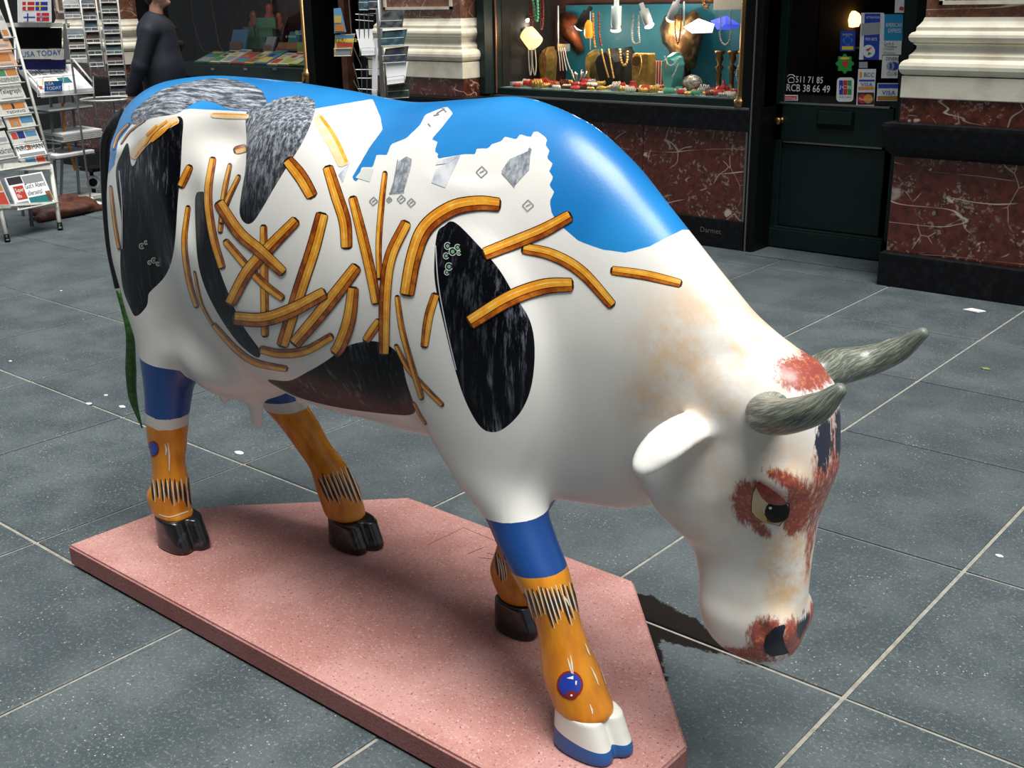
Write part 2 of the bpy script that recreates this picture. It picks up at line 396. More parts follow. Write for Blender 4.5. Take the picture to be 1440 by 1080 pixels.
def build_cow_grid(res=.008):
    lo = np.array([-3.30, 1.50, .05]); hi = np.array([-.74, 2.24, 1.52])
    n = np.ceil((hi-lo)/res).astype(int)+1
    xs, ys, zs = [lo[i]+res*np.arange(n[i]) for i in range(3)]
    F = np.full(n, 1.0, np.float32)
    def sl(bl, bh):
        s = []
        for a, l, h in zip((xs, ys, zs), bl, bh):
            i0 = max(0, np.searchsorted(a, l)-1); i1 = min(len(a), np.searchsorted(a, h)+1)
            s.append(slice(i0, i1))
        return tuple(s)
    def grids(s): return xs[s[0]][:, None, None], ys[s[1]][None, :, None], zs[s[2]][None, None, :]
    def put(fn, bl, bh, k, op='+'):
        s = sl(bl, bh); G = grids(s); f = fn(*G).astype(np.float32)
        F[s] = smin(F[s], f, k) if op == '+' else smax(F[s], -f, k)
    put(lambda X, Y, Z: f_loft_x(X, Y, Z, TORSO), (-3.3, 1.5, .4), (-.8, 2.3, 1.6), .001)
    put(lambda X, Y, Z: f_loft_z(X, Y, Z, HEAD, CY, 2.5, blend=.03), (-1.3, 1.65, .25), (-.7, 2.1, 1.1), .07)
    for nm, K in LEGS.items():
        y = K[0, 4]
        put(lambda X, Y, Z: f_loft_z(X, Y, Z, K, None, 2.15, HOOF_Z+.014, 1.25, .015), (K[:, 1].min()-.4, y-.3, .1), (K[:, 1].max()+.4, y+.3, 1.4), .075 if 'rear' in nm else .065)
    # udder and teats
    put(lambda X, Y, Z: f_ell(X, Y, Z, (-2.57, CY-.01, .71), (.20, .185, .14)), (-2.9, 1.5, .4), (-2.2, 2.2, 1.0), .07)
    for tx, ty, tz, l in TEATS:
        put(lambda X, Y, Z: f_cone(X, Y, Z, (tx, ty, tz+.03), (tx+.004, ty, tz-l), .028, .013), (tx-.08, ty-.08, .45), (tx+.08, ty+.08, .7), .02)
    E = [ony(1030,590,1.82), ony(1000,593,1.775), ony(968,603,1.73), ony(938,622,1.69), ony(912,647,1.66), ony(901,661,1.645)]
    tt = np.linspace(0, 5, 15); E = [np.array([pchip(range(6), [e[j] for e in E], np.array([t]))[0] for j in range(3)]) for t in tt]
    EW = pchip(range(6), [.020, .027, .036, .039, .029, .013], tt)
    for s_ in (1, -1):
        P = [np.array((p[0], CY+s_*(p[1]-CY), p[2])) for p in E]
        for i in range(14):
            v = P[-1]-P[0]; v /= np.linalg.norm(v); up = np.array((.25, -.42*s_, .87)); up -= v*(up@v); up /= np.linalg.norm(up)
            l_ = np.minimum(P[i], P[i+1])-.075; h_ = np.maximum(P[i], P[i+1])+.075
            put(lambda X, Y, Z: f_flat(X, Y, Z, P[i], P[i+1], EW[i], EW[i+1], .0125, up), l_, h_, .030 if i < 3 else .008)
    for op, c, r, k in BUMPS:
        m = [c] if abs(c[1]-CY) < .02 else [c, (c[0], 2*CY-c[1], c[2])]
        for c2 in m:
            b = np.array(r)+k+.02
            put(lambda X, Y, Z: f_ell(X, Y, Z, c2, r), c2-b, c2+b, k, op)
    return F, lo, res
def surface_nets(F, lo, res):
    S = F < 0
    nx, ny, nz = F.shape
    C = np.zeros((nx-1, ny-1, nz-1), np.uint8)
    for i in (0, 1):
        for j in (0, 1):
            for k in (0, 1):
                C += S[i:nx-1+i, j:ny-1+j, k:nz-1+k]
    act = (C > 0) & (C < 8)
    idx = np.argwhere(act)
    N = len(idx)
    vid = np.full(act.shape, -1, np.int32); vid[tuple(idx.T)] = np.arange(N)
    acc = np.zeros((N, 3)); cnt = np.zeros(N)
    cor = [(i, j, k) for i in (0, 1) for j in (0, 1) for k in (0, 1)]
    for a in range(8):
        for b in range(a+1, 8):
            ca, cb = np.array(cor[a]), np.array(cor[b])
            if abs(ca-cb).sum() != 1: continue
            fa = F[tuple((idx+ca).T)]; fb = F[tuple((idx+cb).T)]
            m = (fa < 0) != (fb < 0)
            t = np.where(m, fa/np.where(m, fa-fb, 1), 0)
            p = ca[None]+(cb-ca)[None]*t[:, None]
            acc += p*m[:, None]; cnt += m
    V = lo+res*(idx+acc/cnt[:, None])
    quads = []
    for ax in range(3):
        b, c = (ax+1) % 3, (ax+2) % 3
        s0 = [slice(None)]*3; s1 = [slice(None)]*3
        s0[ax] = slice(0, -1); s1[ax] = slice(1, None)
        A = S[tuple(s0)]; B = S[tuple(s1)]
        e = np.argwhere(A != B)
        e = e[(e[:, b] > 0) & (e[:, c] > 0) & (e[:, b] < F.shape[b]-1) & (e[:, c] < F.shape[c]-1)]
        flip = A[tuple(e.T)]
        ob = np.zeros(3, int); ob[b] = 1; oc = np.zeros(3, int); oc[c] = 1
        q = np.stack([vid[tuple((e-ob-oc).T)], vid[tuple((e-oc).T)], vid[tuple(e.T)], vid[tuple((e-ob).T)]], 1)
        q[~flip] = q[~flip][:, ::-1]
        quads.append(q)
    return V, np.concatenate(quads)
# ================= GROUND =================
m_mortar = mat('mortar', (.30, .29, .25), .9, noise=(40, (.20, .19, .165), .4, .7))
fl = MB(); fl.box((-16, -4.4, -.10), (3.0, 6.36, -.007)); fl.box((-16, 6.36, -.10), (3.0, 9.2, -.007))
floor = fl.build('floor', m_mortar); tag(floor, kind='structure')
m_slab = mat('blue_stone_paving', (.09, .105, .11), .5, spec=.4); k = NT(m_slab)
g = k.n('NewGeometry').outputs['Position']; oi = k.n('ObjectInfo').outputs['Random']
base = k.mix(k.ramp(k.noise(g, 3.5, 6, .6), .35, .68), (.045, .060, .066), (.088, .106, .111))
base = k.mix(k.ramp(k.noise(g, 95, 5, .85), .53, .68), base, (.23, .255, .26))
base = k.mix(k.ramp(k.noise(g, 55, 3, .7), .40, .30), base, (.035, .045, .05))
base = k.mix(k.math('MULTIPLY', oi, .38), base, (.045, .055, .062))
spk = k.n('TexVoronoi'); spk.inputs['Scale'].default_value = 60; k.l(g, spk.inputs['Vector'])
base = k.mix(k.math('MULTIPLY', k.ramp(spk.outputs['Distance'], .15, .08), k.ramp(k.noise(g, 6, 2), .55, .6)), base, (.45, .46, .44))
# dried wet stain beside the plinth (runs along the joint to the right)
def capsule_mask(k, g, a, b, r0, r1, wob=.10):
    sep = k.n('SeparateXYZ'); k.l(g, sep.inputs[0])
    nn = k.math('MULTIPLY', k.math('SUBTRACT', k.noise(g, 14, 6, .7), .5), wob)
    ab = (b[0]-a[0], b[1]-a[1]); L2 = ab[0]**2+ab[1]**2
    px = k.math('SUBTRACT', sep.outputs[0], a[0]); py = k.math('SUBTRACT', sep.outputs[1], a[1])
    t = k.math('ADD', k.math('MULTIPLY', px, ab[0]/L2), k.math('MULTIPLY', py, ab[1]/L2), clamp=True)
    dx = k.math('SUBTRACT', px, k.math('MULTIPLY', t, ab[0])); dy = k.math('SUBTRACT', py, k.math('MULTIPLY', t, ab[1]))
    d = k.math('SQRT', k.math('ADD', k.math('MULTIPLY', dx, dx), k.math('MULTIPLY', dy, dy)))
    r = k.math('ADD', k.math('MULTIPLY', t, r1-r0), r0)
    return k.ramp(k.math('ADD', k.math('SUBTRACT', d, r), nn), .006, -.006)
s1 = capsule_mask(k, g, onz(895, 850)[:2], onz(960, 888)[:2], .065, .075)
s2 = capsule_mask(k, g, onz(955, 885)[:2], onz(1075, 938)[:2], .062, .010)
s3 = capsule_mask(k, g, onz(930, 1000)[:2], onz(905, 870)[:2], .01, .05)
st = k.math('MAXIMUM', k.math('MAXIMUM', s1, s2), s3)
base = k.mix(k.math('MULTIPLY', st, .96), base, (.010, .007, .006))
k.l(base, k.b.inputs['Base Color'])
k.l(k.math('SUBTRACT', .4, k.math('MULTIPLY', st, .36)), k.b.inputs['Specular IOR Level'])
bp = k.n('Bump'); bp.inputs['Strength'].default_value = .35; bp.inputs['Distance'].default_value = .003
k.l(k.noise(g, 60, 5, .7), bp.inputs['Height']); k.l(bp.outputs[0], k.b.inputs['Normal'])
k.l(k.math('SUBTRACT', .56, k.math('MULTIPLY', st, -.3)), k.b.inputs['Roughness'])
XJ = [3.0, 2.2, 1.42, .64, -.14, -.94, -1.72, -2.51, -3.34, -4.165, -4.93] + [-4.93-.80*i for i in range(1, 14)]
YJ = [-2.5, -1.7, -.9, -.08, .70, 1.51, 2.335, 3.163, 4.03, 4.79, 5.57, 6.36, 7.16]
sb = MB()
e = .004/.8
sb.add([(-.5, -.5, -.03), (.5, -.5, -.03), (.5, .5, -.03), (-.5, .5, -.03), (-.5, -.5, -.003), (.5, -.5, -.003), (.5, .5, -.003), (-.5, .5, -.003),
        (-.5+e, -.5+e, 0), (.5-e, -.5+e, 0), (.5-e, .5-e, 0), (-.5+e, .5-e, 0)],
       [(0, 1, 5, 4), (1, 2, 6, 5), (2, 3, 7, 6), (3, 0, 4, 7), (4, 5, 9, 8), (5, 6, 10, 9), (6, 7, 11, 10), (7, 4, 8, 11), (8, 9, 10, 11)])
slab_me = None
for i in range(len(XJ)-1):
    for j in range(len(YJ)-1):
        x1, x0, y0, y1 = XJ[i], XJ[i+1], YJ[j], YJ[j+1]
        cx, cy = (x0+x1)/2, (y0+y1)/2
        p = project(np.array([[x0, y0, 0], [x1, y1, 0], [x0, y1, 0], [x1, y0, 0]], float))
        v = np.array([cx, cy, 0])-CAM
        if x1 < -13.5 and y0 < 2: continue
        if slab_me is None:
            o = meshobj('paving_slab', sb.v, sb.f, m_slab); slab_me = o.data
        else:
            o = bpy.data.objects.new('paving_slab', slab_me); COL.objects.link(o)
        gap = .013
        o.location = (cx, cy, random.uniform(-.001, .001)); o.scale = (x1-x0-gap, y1-y0-gap, 1); put(o, floor)
# litter
m_gum = mat('chewing_gum', (.62, .62, .60), .7)
for n, (px, py, r, lb_) in enumerate([(337, 637, .024, 'large pale gum spot on the paving between the hind legs, nearest the plinth'), (286, 540, .022, 'pale gum spot just right of the near hind leg below the udder'), (125, 568, .018, 'pale gum spot left of the tail, leftmost of three'), (172, 572, .020, 'pale gum spot closest to the green tail tip'), (149, 556, .012, 'tiny gum speck above the pair left of the tail'), (86, 409, .012, 'small gum dot far left on the paving below the news rack'), (15, 508, .012, 'faint gum dot at the left edge of the paving'), (1404.3, 781.7, .014, 'small white gum dot on paving at far right')]):
    P = onz(px, py, 0.001); mb = MB(); N_ = 9
    ring = [(P[0]+r*random.uniform(.7, 1.2)*math.cos(a), P[1]+.6*r*random.uniform(.7, 1.2)*math.sin(a), .001) for a in np.linspace(0, 2*math.pi, N_, endpoint=False)]
    mb.prism(ring, (0, 0, .002)); o = mb.build('chewing_gum', m_gum)
    tag(o, lb_, 'gum', 'chewing gum spots on the paving')
P = onz(1369, 437, .002); mb = MB(); mb.prism([P+np.array(q) for q in ((-.05, -.02, 0), (.03, -.03, 0), (.06, .015, 0), (-.02, .03, 0))], (0, 0, .006))
tag(mb.build('paper_scrap', m_white), 'crumpled white scrap of paper on paving by the right pillar', 'litter')
P = onz(1386, 519, .002); mb = MB(); mb.prism([P+np.array(q) for q in ((-.022, 0, 0), (-.008, -.012, 0), (.014, -.008, .0), (.022, .004, 0), (.002, .014, 0))], (0, 0, .004))
tag(mb.build('fallen_leaf', mat('leaf_green', (.20, .25, .08), .6)), 'small green leaf lying on paving right of the horns', 'leaf')

# ================= PLINTH =================
m_plinth = mat('pink_sand_plinth', (.48, .19, .17), .85); k = NT(m_plinth)
g = k.n('NewGeometry').outputs['Position']
c = k.mix(k.ramp(k.noise(g, 5, 5), .35, .68), (.40, .18, .155), (.50, .26, .235))
c = k.mix(k.ramp(k.noise(g, 150, 3, .8), .57, .68), c, (.72, .48, .44))
c = k.mix(k.ramp(k.noise(g, 115, 3, .75), .41, .33), c, (.10, .04, .035))
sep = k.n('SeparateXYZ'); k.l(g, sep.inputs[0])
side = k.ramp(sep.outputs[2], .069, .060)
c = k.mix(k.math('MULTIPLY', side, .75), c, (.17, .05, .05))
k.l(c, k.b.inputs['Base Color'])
bp = k.n('Bump'); bp.inputs['Strength'].default_value = .7; bp.inputs['Distance'].default_value = .004
k.l(k.noise(g, 130, 4, .8), bp.inputs['Height']); k.l(bp.outputs[0], k.b.inputs['Normal'])
PO = [(-3.098, 1.497), (-1.085, 1.497), (-1.085, 1.845), (-1.605, 2.392), (-2.515, 2.400), (-2.935, 1.995), (-3.090, 1.800)]
bm = bmesh.new()
vs = [bm.verts.new((x, y, .003)) for x, y in PO]; f = bm.faces.new(vs)
r_ = bmesh.ops.extrude_face_region(bm, geom=[f]); bmesh.ops.translate(bm, verts=[v for v in r_['geom'] if isinstance(v, bmesh.types.BMVert)], vec=(0, 0, .067))
bmesh.ops.recalc_face_normals(bm, faces=bm.faces)
bmesh.ops.bevel(bm, geom=list(bm.edges), offset=.006, segments=2, affect='EDGES')
me = bpy.data.meshes.new('plinth'); bm.to_mesh(me); bm.free(); me.materials.append(m_plinth)
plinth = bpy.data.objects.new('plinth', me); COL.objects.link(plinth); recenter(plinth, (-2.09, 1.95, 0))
tag(plinth, 'low pink sandy concrete plinth with cut corners under the painted cow', 'plinth')
mb = MB()
mb.tube([onz(602, 766, .0702), onz(652, 742, .0702), onz(700, 762, .0702)], .0012, 4); mb.build('scored_line', mat('scored_edge', (.25, .08, .07), .9), plinth)
mb = MB()
for a, b in (((657, 779), (680, 770)), ((672, 784), (700, 787)), ((684, 778), (706, 782))): mb.tube([onz(*a, .0702), onz(*b, .0702)], .0010, 4)
mb.build('pencil_mark', m_ink, plinth)

# ---- house fronts across the street, behind the photographer, and the upper storeys above the shops ----
m_render = mat('grey_render', (.07, .065, .06), .8, noise=(3, (.05, .045, .04), .4, .6))
mb = MB(); mb.box((-16, -4.6, 0), (4.5, -4.3, 8.5)); o = mb.build('wall_front', m_render); tag(o, kind='structure')
mb = MB(); mb.box((-16, 6.45, 4.2), (2.2, 6.9, 8.5)); o = mb.build('wall_upper', m_render); tag(o, kind='structure')
# ================= FACADE =================
YW = 6.76     # plane of the shop windows
# back wall above and behind everything (dark interiors are rooms behind the glass)
mb = MB()
mb.box((-16, 8.9, 0), (2.2, 9.0, 4.2)); mb.box((-16, 6.40, 4.0), (2.2, 9.0, 4.2)); mb.box((-16, 6.5, 2.75), (2.2, 6.72, 4.2))
wall = mb.build('wall_back', m_dark); tag(wall, kind='structure')
def bx(name, m, lo, hi, parent=None, bev=.0, **kw):
    mb = MB(); mb.box(lo, hi); o = mb.build(name, m, parent)
    if bev:
        md = o.modifiers.new('b', 'BEVEL'); md.width = bev; md.segments = 2
    if kw: tag(o, **kw)
    return o
def profile_wrap(name, m, x0, x1, yf, yb, prof, parent):
    """moulding with outline prof [(projection, z)...] around the front and both returns of a pier"""
    path = lambda p: [(x0-p, yb), (x0-p, yf-p), (x1+p, yf-p), (x1+p, yb)]
    V = []; F = []
    for p, z in prof: V += [(x, y, z) for x, y in path(p)]
    n = len(prof)
    for i in range(n-1):
        for j in range(3): F.append((i*4+j, i*4+j+1, (i+1)*4+j+1, (i+1)*4+j))
        F.append((i*4+3, i*4, (i+1)*4, (i+1)*4+3))
    F += [(0, 1, 2, 3), tuple((n-1)*4+j for j in (3, 2, 1, 0))]
    mb = MB(); mb.add(V, F); return mb.build(name, m, parent)
def torus_prof(p0, r, z0, z1, n=8):
    zc, h = (z0+z1)/2, (z1-z0)/2
    return [(p0+r*math.cos(a), zc+h*math.sin(a)) for a in np.linspace(-math.pi/2, math.pi/2, n)]
def pier(x0, x1, yf, yb, label):
    t = empty('pillar', ((x0+x1)/2, (yf+yb)/2, 0), label=label, cat='pillar')
    bx('base_block', m_bluestone, (x0-.0, yf-.045, 0), (x1, yb, .192), t, .004)
    n = 2 if x1-x0 > .7 else 1; xs = np.linspace(x0+.02, x1-.02, n+1)
    bx('marble_die', m_marble, (x0+.015, yf+.02, .192), (x1-.015, yb, .745), t, .003)
    profile_wrap('black_band', m_bluestone, x0+.01, x1-.01, yf+.01, yb, [(.0, .745), (.022, .765), (.045, .80), (.055, .86), (.060, .915), (.058, .932), (.02, .937)], t)
    bx('marble_course', m_marble, (x0+.02, yf+.025, .935), (x1-.02, yb, 1.072), t, .003)
    bx('stone_plinth', m_stone, (x0+.015, yf+.01, 1.07), (x1-.015, yb, 1.19), t, .005)
    a = x0+.06; b = x1-.06; y = yf+.055
    pr = torus_prof(.025, .035, 1.193, 1.278) + [(.022, 1.282), (.022, 1.300), (.008, 1.312), (-.006, 1.335), (-.006, 1.350), (.010, 1.362)] + torus_prof(.005, .026, 1.366, 1.425, 7) + [(.002, 1.430), (.002, 1.448), (-.010, 1.462), (-.022, 1.480), (-.028, 1.50)]
    profile_wrap('base_moulding', m_stone, a, b, y, yb, pr, t)
    bx('marble_shaft', m_marble2, (a+.03, y+.03, 1.50), (b-.03, yb, 2.75), t, .003)
    c0, c1 = a+.105, b-.105
    fr = MB()
    for lo, hi in (((c0, y+.012, 1.565), (c1, y+.030, 1.585)), ((c0, y+.012, 1.565), (c0+.02, y+.030, 2.6)), ((c1-.02, y+.012, 1.565), (c1, y+.030, 2.6))): fr.box(lo, hi)
    fr.build('panel_moulding', m_stone, t)
    return t
pier(-2.585, -1.22, 6.40, 6.92, 'right-hand marble pillar with pale moulded stone base on black plinth')
pier(-6.95, -5.895, 6.40, 6.66, 'left marble pillar with pale moulded stone base behind the postcard stand')
pier(-11.9, -10.45, 6.40, 6.66, 'far left pale-based pillar behind the postcard towers')
m_glass = bpy.data.materials.new('shop_glass'); m_glass.use_nodes = True; nt = m_glass.node_tree; nt.nodes.clear()
o_ = nt.nodes.new('ShaderNodeOutputMaterial'); mx = nt.nodes.new('ShaderNodeMixShader'); tr = nt.nodes.new('ShaderNodeBsdfTransparent'); gl = nt.nodes.new('ShaderNodeBsdfGlossy'); fr_ = nt.nodes.new('ShaderNodeLayerWeight')
gl.inputs['Roughness'].default_value = .01
fr_.inputs[0].default_value = .5; pw_ = nt.nodes.new('ShaderNodeMath'); pw_.operation = 'POWER'; pw_.inputs[1].default_value = 4.; mu_ = nt.nodes.new('ShaderNodeMath'); mu_.operation = 'MULTIPLY_ADD'; mu_.inputs[1].default_value = .16; mu_.inputs[2].default_value = .015
nt.links.new(fr_.outputs['Facing'], pw_.inputs[0]); nt.links.new(pw_.outputs[0], mu_.inputs[0])
nt.links.new(mu_.outputs[0], mx.inputs[0]); nt.links.new(tr.outputs[0], mx.inputs[1]); nt.links.new(gl.outputs[0], mx.inputs[2]); nt.links.new(mx.outputs[0], o_.inputs[0])
m_teal = mat('teal_cloth', (.10, .20, .18), .6, noise=(14, (.20, .30, .28), .4, .65))
m_steel = mat('worn_steel', (.28, .28, .27), .35, .8)
# ---- jewellery window ----
WX0, WX1 = -5.86, -3.66
win = empty('window_1', ((WX0+WX1)/2, YW, 0), kind='structure')
bx('base_block', m_bluestone, (-5.89, 6.70, 0), (-3.665, 7.5, .195), win, .004)
bx('marble_panel', m_marble, (-5.89, 6.725, .195), (-4.505, 7.5, .787), win); bx('marble_panel', m_marble, (-4.50, 6.725, .195), (-3.70, 7.5, .787), win)
bx('black_rail', m_bluestone, (-5.93, 6.69, .787), (-3.66, 7.4, .925), win, .004)
bx('steel_strip', m_steel, (-5.90, 6.70, .925), (-3.66, 6.78, .940), win, .002)
bx('window_sill', m_green, (-5.86, 6.72, .940), (-3.68, 6.80, .988), win, .003)
bx('steel_trim', m_steel, (-3.695, 6.715, 0), (-3.672, 6.735, .925), win)
bx('left_jamb', m_green, (-5.93, 6.60, .95), (-5.855, 7.3, 2.75), win, .004)
mb = MB(); mb.tube([(-5.845, 6.715, .95), (-5.845, 6.715, 2.7)], .010, 10); mb.build('copper_bead', mat('copper_bead', (.45, .20, .12), .3, 1.), win)
mb = MB(); mb.lathe((-3.755, 6.735, .94), [(.045, 0), (.045, .045), (.034, .05), (.036, .058), (.028, .064), (.030, .072), (.026, .08), (.024, .2), (.024, 1.75)], 14); mb.build('brass_column', m_brass, win, True)
bx('right_jamb', m_black, (-3.73, 6.70, .94), (-3.60, 6.93, 2.75), win, .003); bx('frame_strip', m_steel, (-3.655, 6.69, 0), (-3.648, 6.70, 2.75), win)
bx('corner_post', m_black, (-3.672, 6.70, 0), (-3.59, 6.93, .94), win)
bx('glass', m_glass, (-5.85, 6.752, .988), (-3.77, 6.758, 2.7), win)
bx('head', m_green, (-5.9, 6.66, 2.6), (-3.6, 7.6, 2.75), win)
# display box
bx('display_deck', m_teal, (-5.85, 6.765, .940), (-3.74, 7.45, .992), win)
m_backcloth = mat('teal_backdrop', (.004, .10, .145), .5, noise=(5, (.006, .13, .19), .4, .7))
m_maroonwall = mat('dark_maroon_wall', (.03, .008, .006), .6, noise=(8, (.09, .022, .012), .5, .75))
bx('backdrop', m_maroonwall, (-5.85, 7.45, .94), (-3.6, 7.48, 2.6), win)
bx('backdrop_sheet', m_backcloth, (-5.72, 7.42, .99), (-4.02, 7.44, 1.575), win)
bx('side_lining', m_dark, (-5.86, 6.8, .94), (-5.85, 7.45, 2.6), win); bx('side_lining', m_dark, (-3.75, 6.94, .94), (-3.74, 7.45, 2.6), win)
# vent
bx('vent', m_dark, (-4.72, 6.70, .44), (-4.58, 6.73, .53), win, .004)
text('Darmet', m_steel, (-4.0, 6.699, .095), X0, Z0, .16, win, 'engraved_name')
# ---- door ----
YD = 6.94
door = empty('door_1', (-3.2, YD, 0), kind='structure')
bx('door_step', m_slab, (-3.60, 6.62, -.02), (-2.5, 7.1, .004), door)
bx('jamb', m_black, (-3.72, 6.76, 0), (-3.60, 7.05, 2.75), door); bx('jamb', m_green, (-2.765, 6.90, 0), (-2.56, 7.05, 2.75), door, .004)
bx('jamb_strip', m_black, (-2.68, 6.82, 0), (-2.56, 6.90, 2.75), door, .004)
bx('bottom_rail', m_green, (-3.60, YD-.03, .01), (-2.80, YD+.02, .135), door, .004); bx('rail_moulding', m_green, (-3.57, YD-.025, .135), (-2.80, YD+.01, .150), door, .003)
bx('door_panel', m_green, (-3.55, YD+.0, .15), (-2.84, YD+.02, .70), door, .012)
bx('stile', m_green, (-3.60, YD-.02, .13), (-3.545, YD+.02, 2.3), door, .003); bx('stile', m_green, (-2.80, YD-.005, .13), (-2.765, YD+.02, 2.3), door, .003)
bx('lock_rail', m_green, (-3.60, YD-.02, .72), (-2.80, YD+.02, .955), door, .004); bx('panel_bead', m_steel, (-3.54, YD-.012, .706), (-2.86, YD+.01, .720), door, .002)
bx('glazing_bead', m_steel, (-3.57, YD-.024, .955), (-2.83, YD, .967), door, .002)
a = ony(1149, 180, YD-.02); b = ony(1202, 160, YD-.02)
ls = bx('letter_slot', m_black, (a[0], YD-.032, a[2]), (b[0], YD-.02, b[2]+.01), door, .003); bx('slot_flap', m_green, (a[0]+.01, YD-.042, a[2]+.03), (b[0]-.01, YD-.030, b[2]+.01), ls, .003)
P = ony(1096, 170, YD-.05); mb = MB(); mb.lathe((P[0], YD-.02, P[2]), [(.022, 0), (.022, .008), (.012, .012), (.012, .03), (.024, .042), (.026, .055), (.018, .066)], 14, ax=(0, -1, 0)); mb.build('door_handle', m_brass, door, True)
bx('glass', m_glass, (-3.545, YD-.003, .96), (-2.80, YD+.003, 2.3), door)
# stickers and hand lettering on the door glass
PD = (0, YD-.006, 0); ND = (0, -1, 0)
def quadobj(name, px, P0, N, th, m, parent=None, bev=0, **kw):
    Q_ = [onpl(x, y, P0, N) for x, y in px]; mb = MB(); mb.prism(Q_, -np.array(N, float)*th); o = mb.build(name, m, parent)
    if kw: tag(o, **kw)
    return o
def solid(name, c, r=.5): return mat(name, c, r)
m_pw = solid('sticker_white', (.80, .80, .80)); m_pb = solid('sticker_blue', (.015, .05, .42)); m_pc = solid('sticker_cyan', (.01, .28, .55)); m_pr = solid('sticker_red', (.62, .03, .03)); m_po = solid('sticker_orange', (.85, .30, .03)); m_pg = solid('sticker_green', (.02, .32, .06)); m_pgy = solid('sticker_grey', (.35, .37, .38)); m_pbr = solid('sticker_brown', (.42, .20, .02)); m_py = solid('sticker_yellow', (.7, .6, .05))
def R4(x0, y0, x1, y1, lean=0.): return [(x0+lean, y1), (x1+lean, y1), (x1, y0), (x0, y0)]
def PP(x0, y0, x1, y1, lean=0., off=0): return R4(x0, y0, x1, y1, lean)
def dpt(x, y, off=.002): return onpl(x, y, (0, YD-.006-off, 0), ND)
def dtext(s, x, y, wpx, m, parent, hpx=None, name='lettering', off=.002):
    a = dpt(x, y, off); b = dpt(x+wpx, y, off); h = None
    if hpx: h = (dpt(x, y-hpx, off)-a)[2]
    return text(s, m, a, X0, Z0, np.linalg.norm((b-a)[:1]), parent, name, h)
def dq(name, px, m, parent, off=.0015): return quadobj(name, px, (0, YD-.006-off, 0), ND, .0006, m, parent)
def sticker(label, px, m): return quadobj('sticker', px, PD, ND, .0012, m, None, label=label, cat='sticker')
s = sticker('small dark blue sticker with ring of gold stars on door glass', R4(1182, 43, 1203, 72, -1), m_pb)
dq('star_ring', [(1192+6*math.cos(a)+1*math.cos(5*a), 57+6*math.sin(a)+1*math.sin(5*a)) for a in np.linspace(0, 6.28, 20)[:-1]], m_pc, s); dq('ring_centre', [(1192+5*math.cos(a), 57+5*math.sin(a)) for a in np.linspace(0, 6.28, 14)[:-1]], m_pb, s, .0025); dtext('EUROPA', 1185, 50, 14, m_py, s); dq('stripe', R4(1184, 65, 1200, 70), m_py, s)
s = sticker('tall white sticker with blue panel and grey card near door top', R4(1211, 18, 1243, 84, -3), m_pw)
dq('blue_panel', R4(1216, 19, 1238, 84, -2), m_pb, s); dtext('ATTENTION', 1218, 26, 19, m_pw, s, 3); dq('grey_card', [(1211, 50), (1237, 48), (1238, 31), (1212, 33)], m_pgy, s, .003); dtext('PRIX NETS', 1217, 57, 16, m_pw, s, 4)
dq('white_disc', [(1221.5+9*math.cos(a), 72+9*math.sin(a)) for a in np.linspace(0, 6.28, 20)[:-1]], m_pw, s, .003); dq('red_wing', [(1217, 70), (1226, 66), (1221, 72)], m_pr, s, .0045); dq('green_wing', [(1220, 78), (1221, 73), (1226, 75)], m_pg, s, .0045)
s = sticker('white sticker with light blue top half and card-company name', R4(1243, 20, 1270, 77, -3), m_pw)
dq('blue_field', R4(1244, 20, 1270, 57, -1), m_pc, s); dtext('AMERICAN', 1245, 38, 23, m_pw, s, 6); dtext('EXPRESS', 1249, 46, 18, m_pw, s, 6); dtext('Cards &', 1243, 63, 14, m_ink, s, 4); dtext('Travellers', 1243, 67, 18, m_ink, s, 3.5); dtext('Cheques', 1242, 71, 15, m_ink, s, 3.5); dtext('Welcome', 1242, 76, 17, m_pg, s, 4)
s = sticker('white notice with red mark at top of door glass', R4(1259, -6, 1272, 18, -1), m_pw); dq('red_mark', [(1264, 14), (1270, 15), (1271, 10), (1266, 9)], m_pr, s)
s = quadobj('sticker', [(1188+(11.5+1.6*math.cos(8*a))*math.cos(a), 89.5+(12.5+1.6*math.cos(8*a))*math.sin(a)) for a in np.linspace(0, 2*math.pi, 48, endpoint=False)], PD, ND, .0012, m_pg, None, label='green scalloped flower sticker with red heart on door glass', cat='sticker')
dq('red_heart', [(1189, 96), (1193, 89), (1191, 85), (1189, 87), (1186, 85), (1184, 89)], m_pr, s); dq('pale_ring', [(1188+7*math.cos(a), 82+2*math.sin(a)) for a in np.linspace(0, 6.28, 12)[:-1]], m_py, s, .0014)
s = sticker('white club card sticker with blue and grey rings', R4(1241, 78, 1264, 110, -2), m_pw); dtext('DINERS', 1246, 85, 18, m_ink, s, 5)
dq('blue_ring', [(1257+7*math.cos(a), 93+6*math.sin(a)) for a in np.linspace(0, 6.28, 20)[:-1]], m_pb, s, .002); dq('grey_ring', [(1252+5.5*math.cos(a), 93+6*math.sin(a)) for a in np.linspace(0, 6.28, 20)[:-1]], m_pgy, s, .003); dq('inner_mark', [(1251, 97), (1254, 97), (1254, 89), (1251, 89)], m_pb, s, .004); dtext('CLUB', 1247, 106, 14, m_ink, s, 5)
s = sticker('small grey sticker above the white three-panel card sign', R4(1208, 87, 1220, 95.5), m_pgy)
rr = []
for cx_, cy_, a0 in ((1196, 114, -90), (1195, 138, 0), (1181, 138, 90), (1182, 114, 180)): rr += [(cx_+5*math.cos(math.radians(a)), cy_+5*math.sin(math.radians(a))) for a in np.linspace(a0, a0+90, 5)]
s = quadobj('sticker', rr, PD, ND, .0012, m_pw, None, label='rounded white sticker with blue, red and green stripes', cat='sticker')
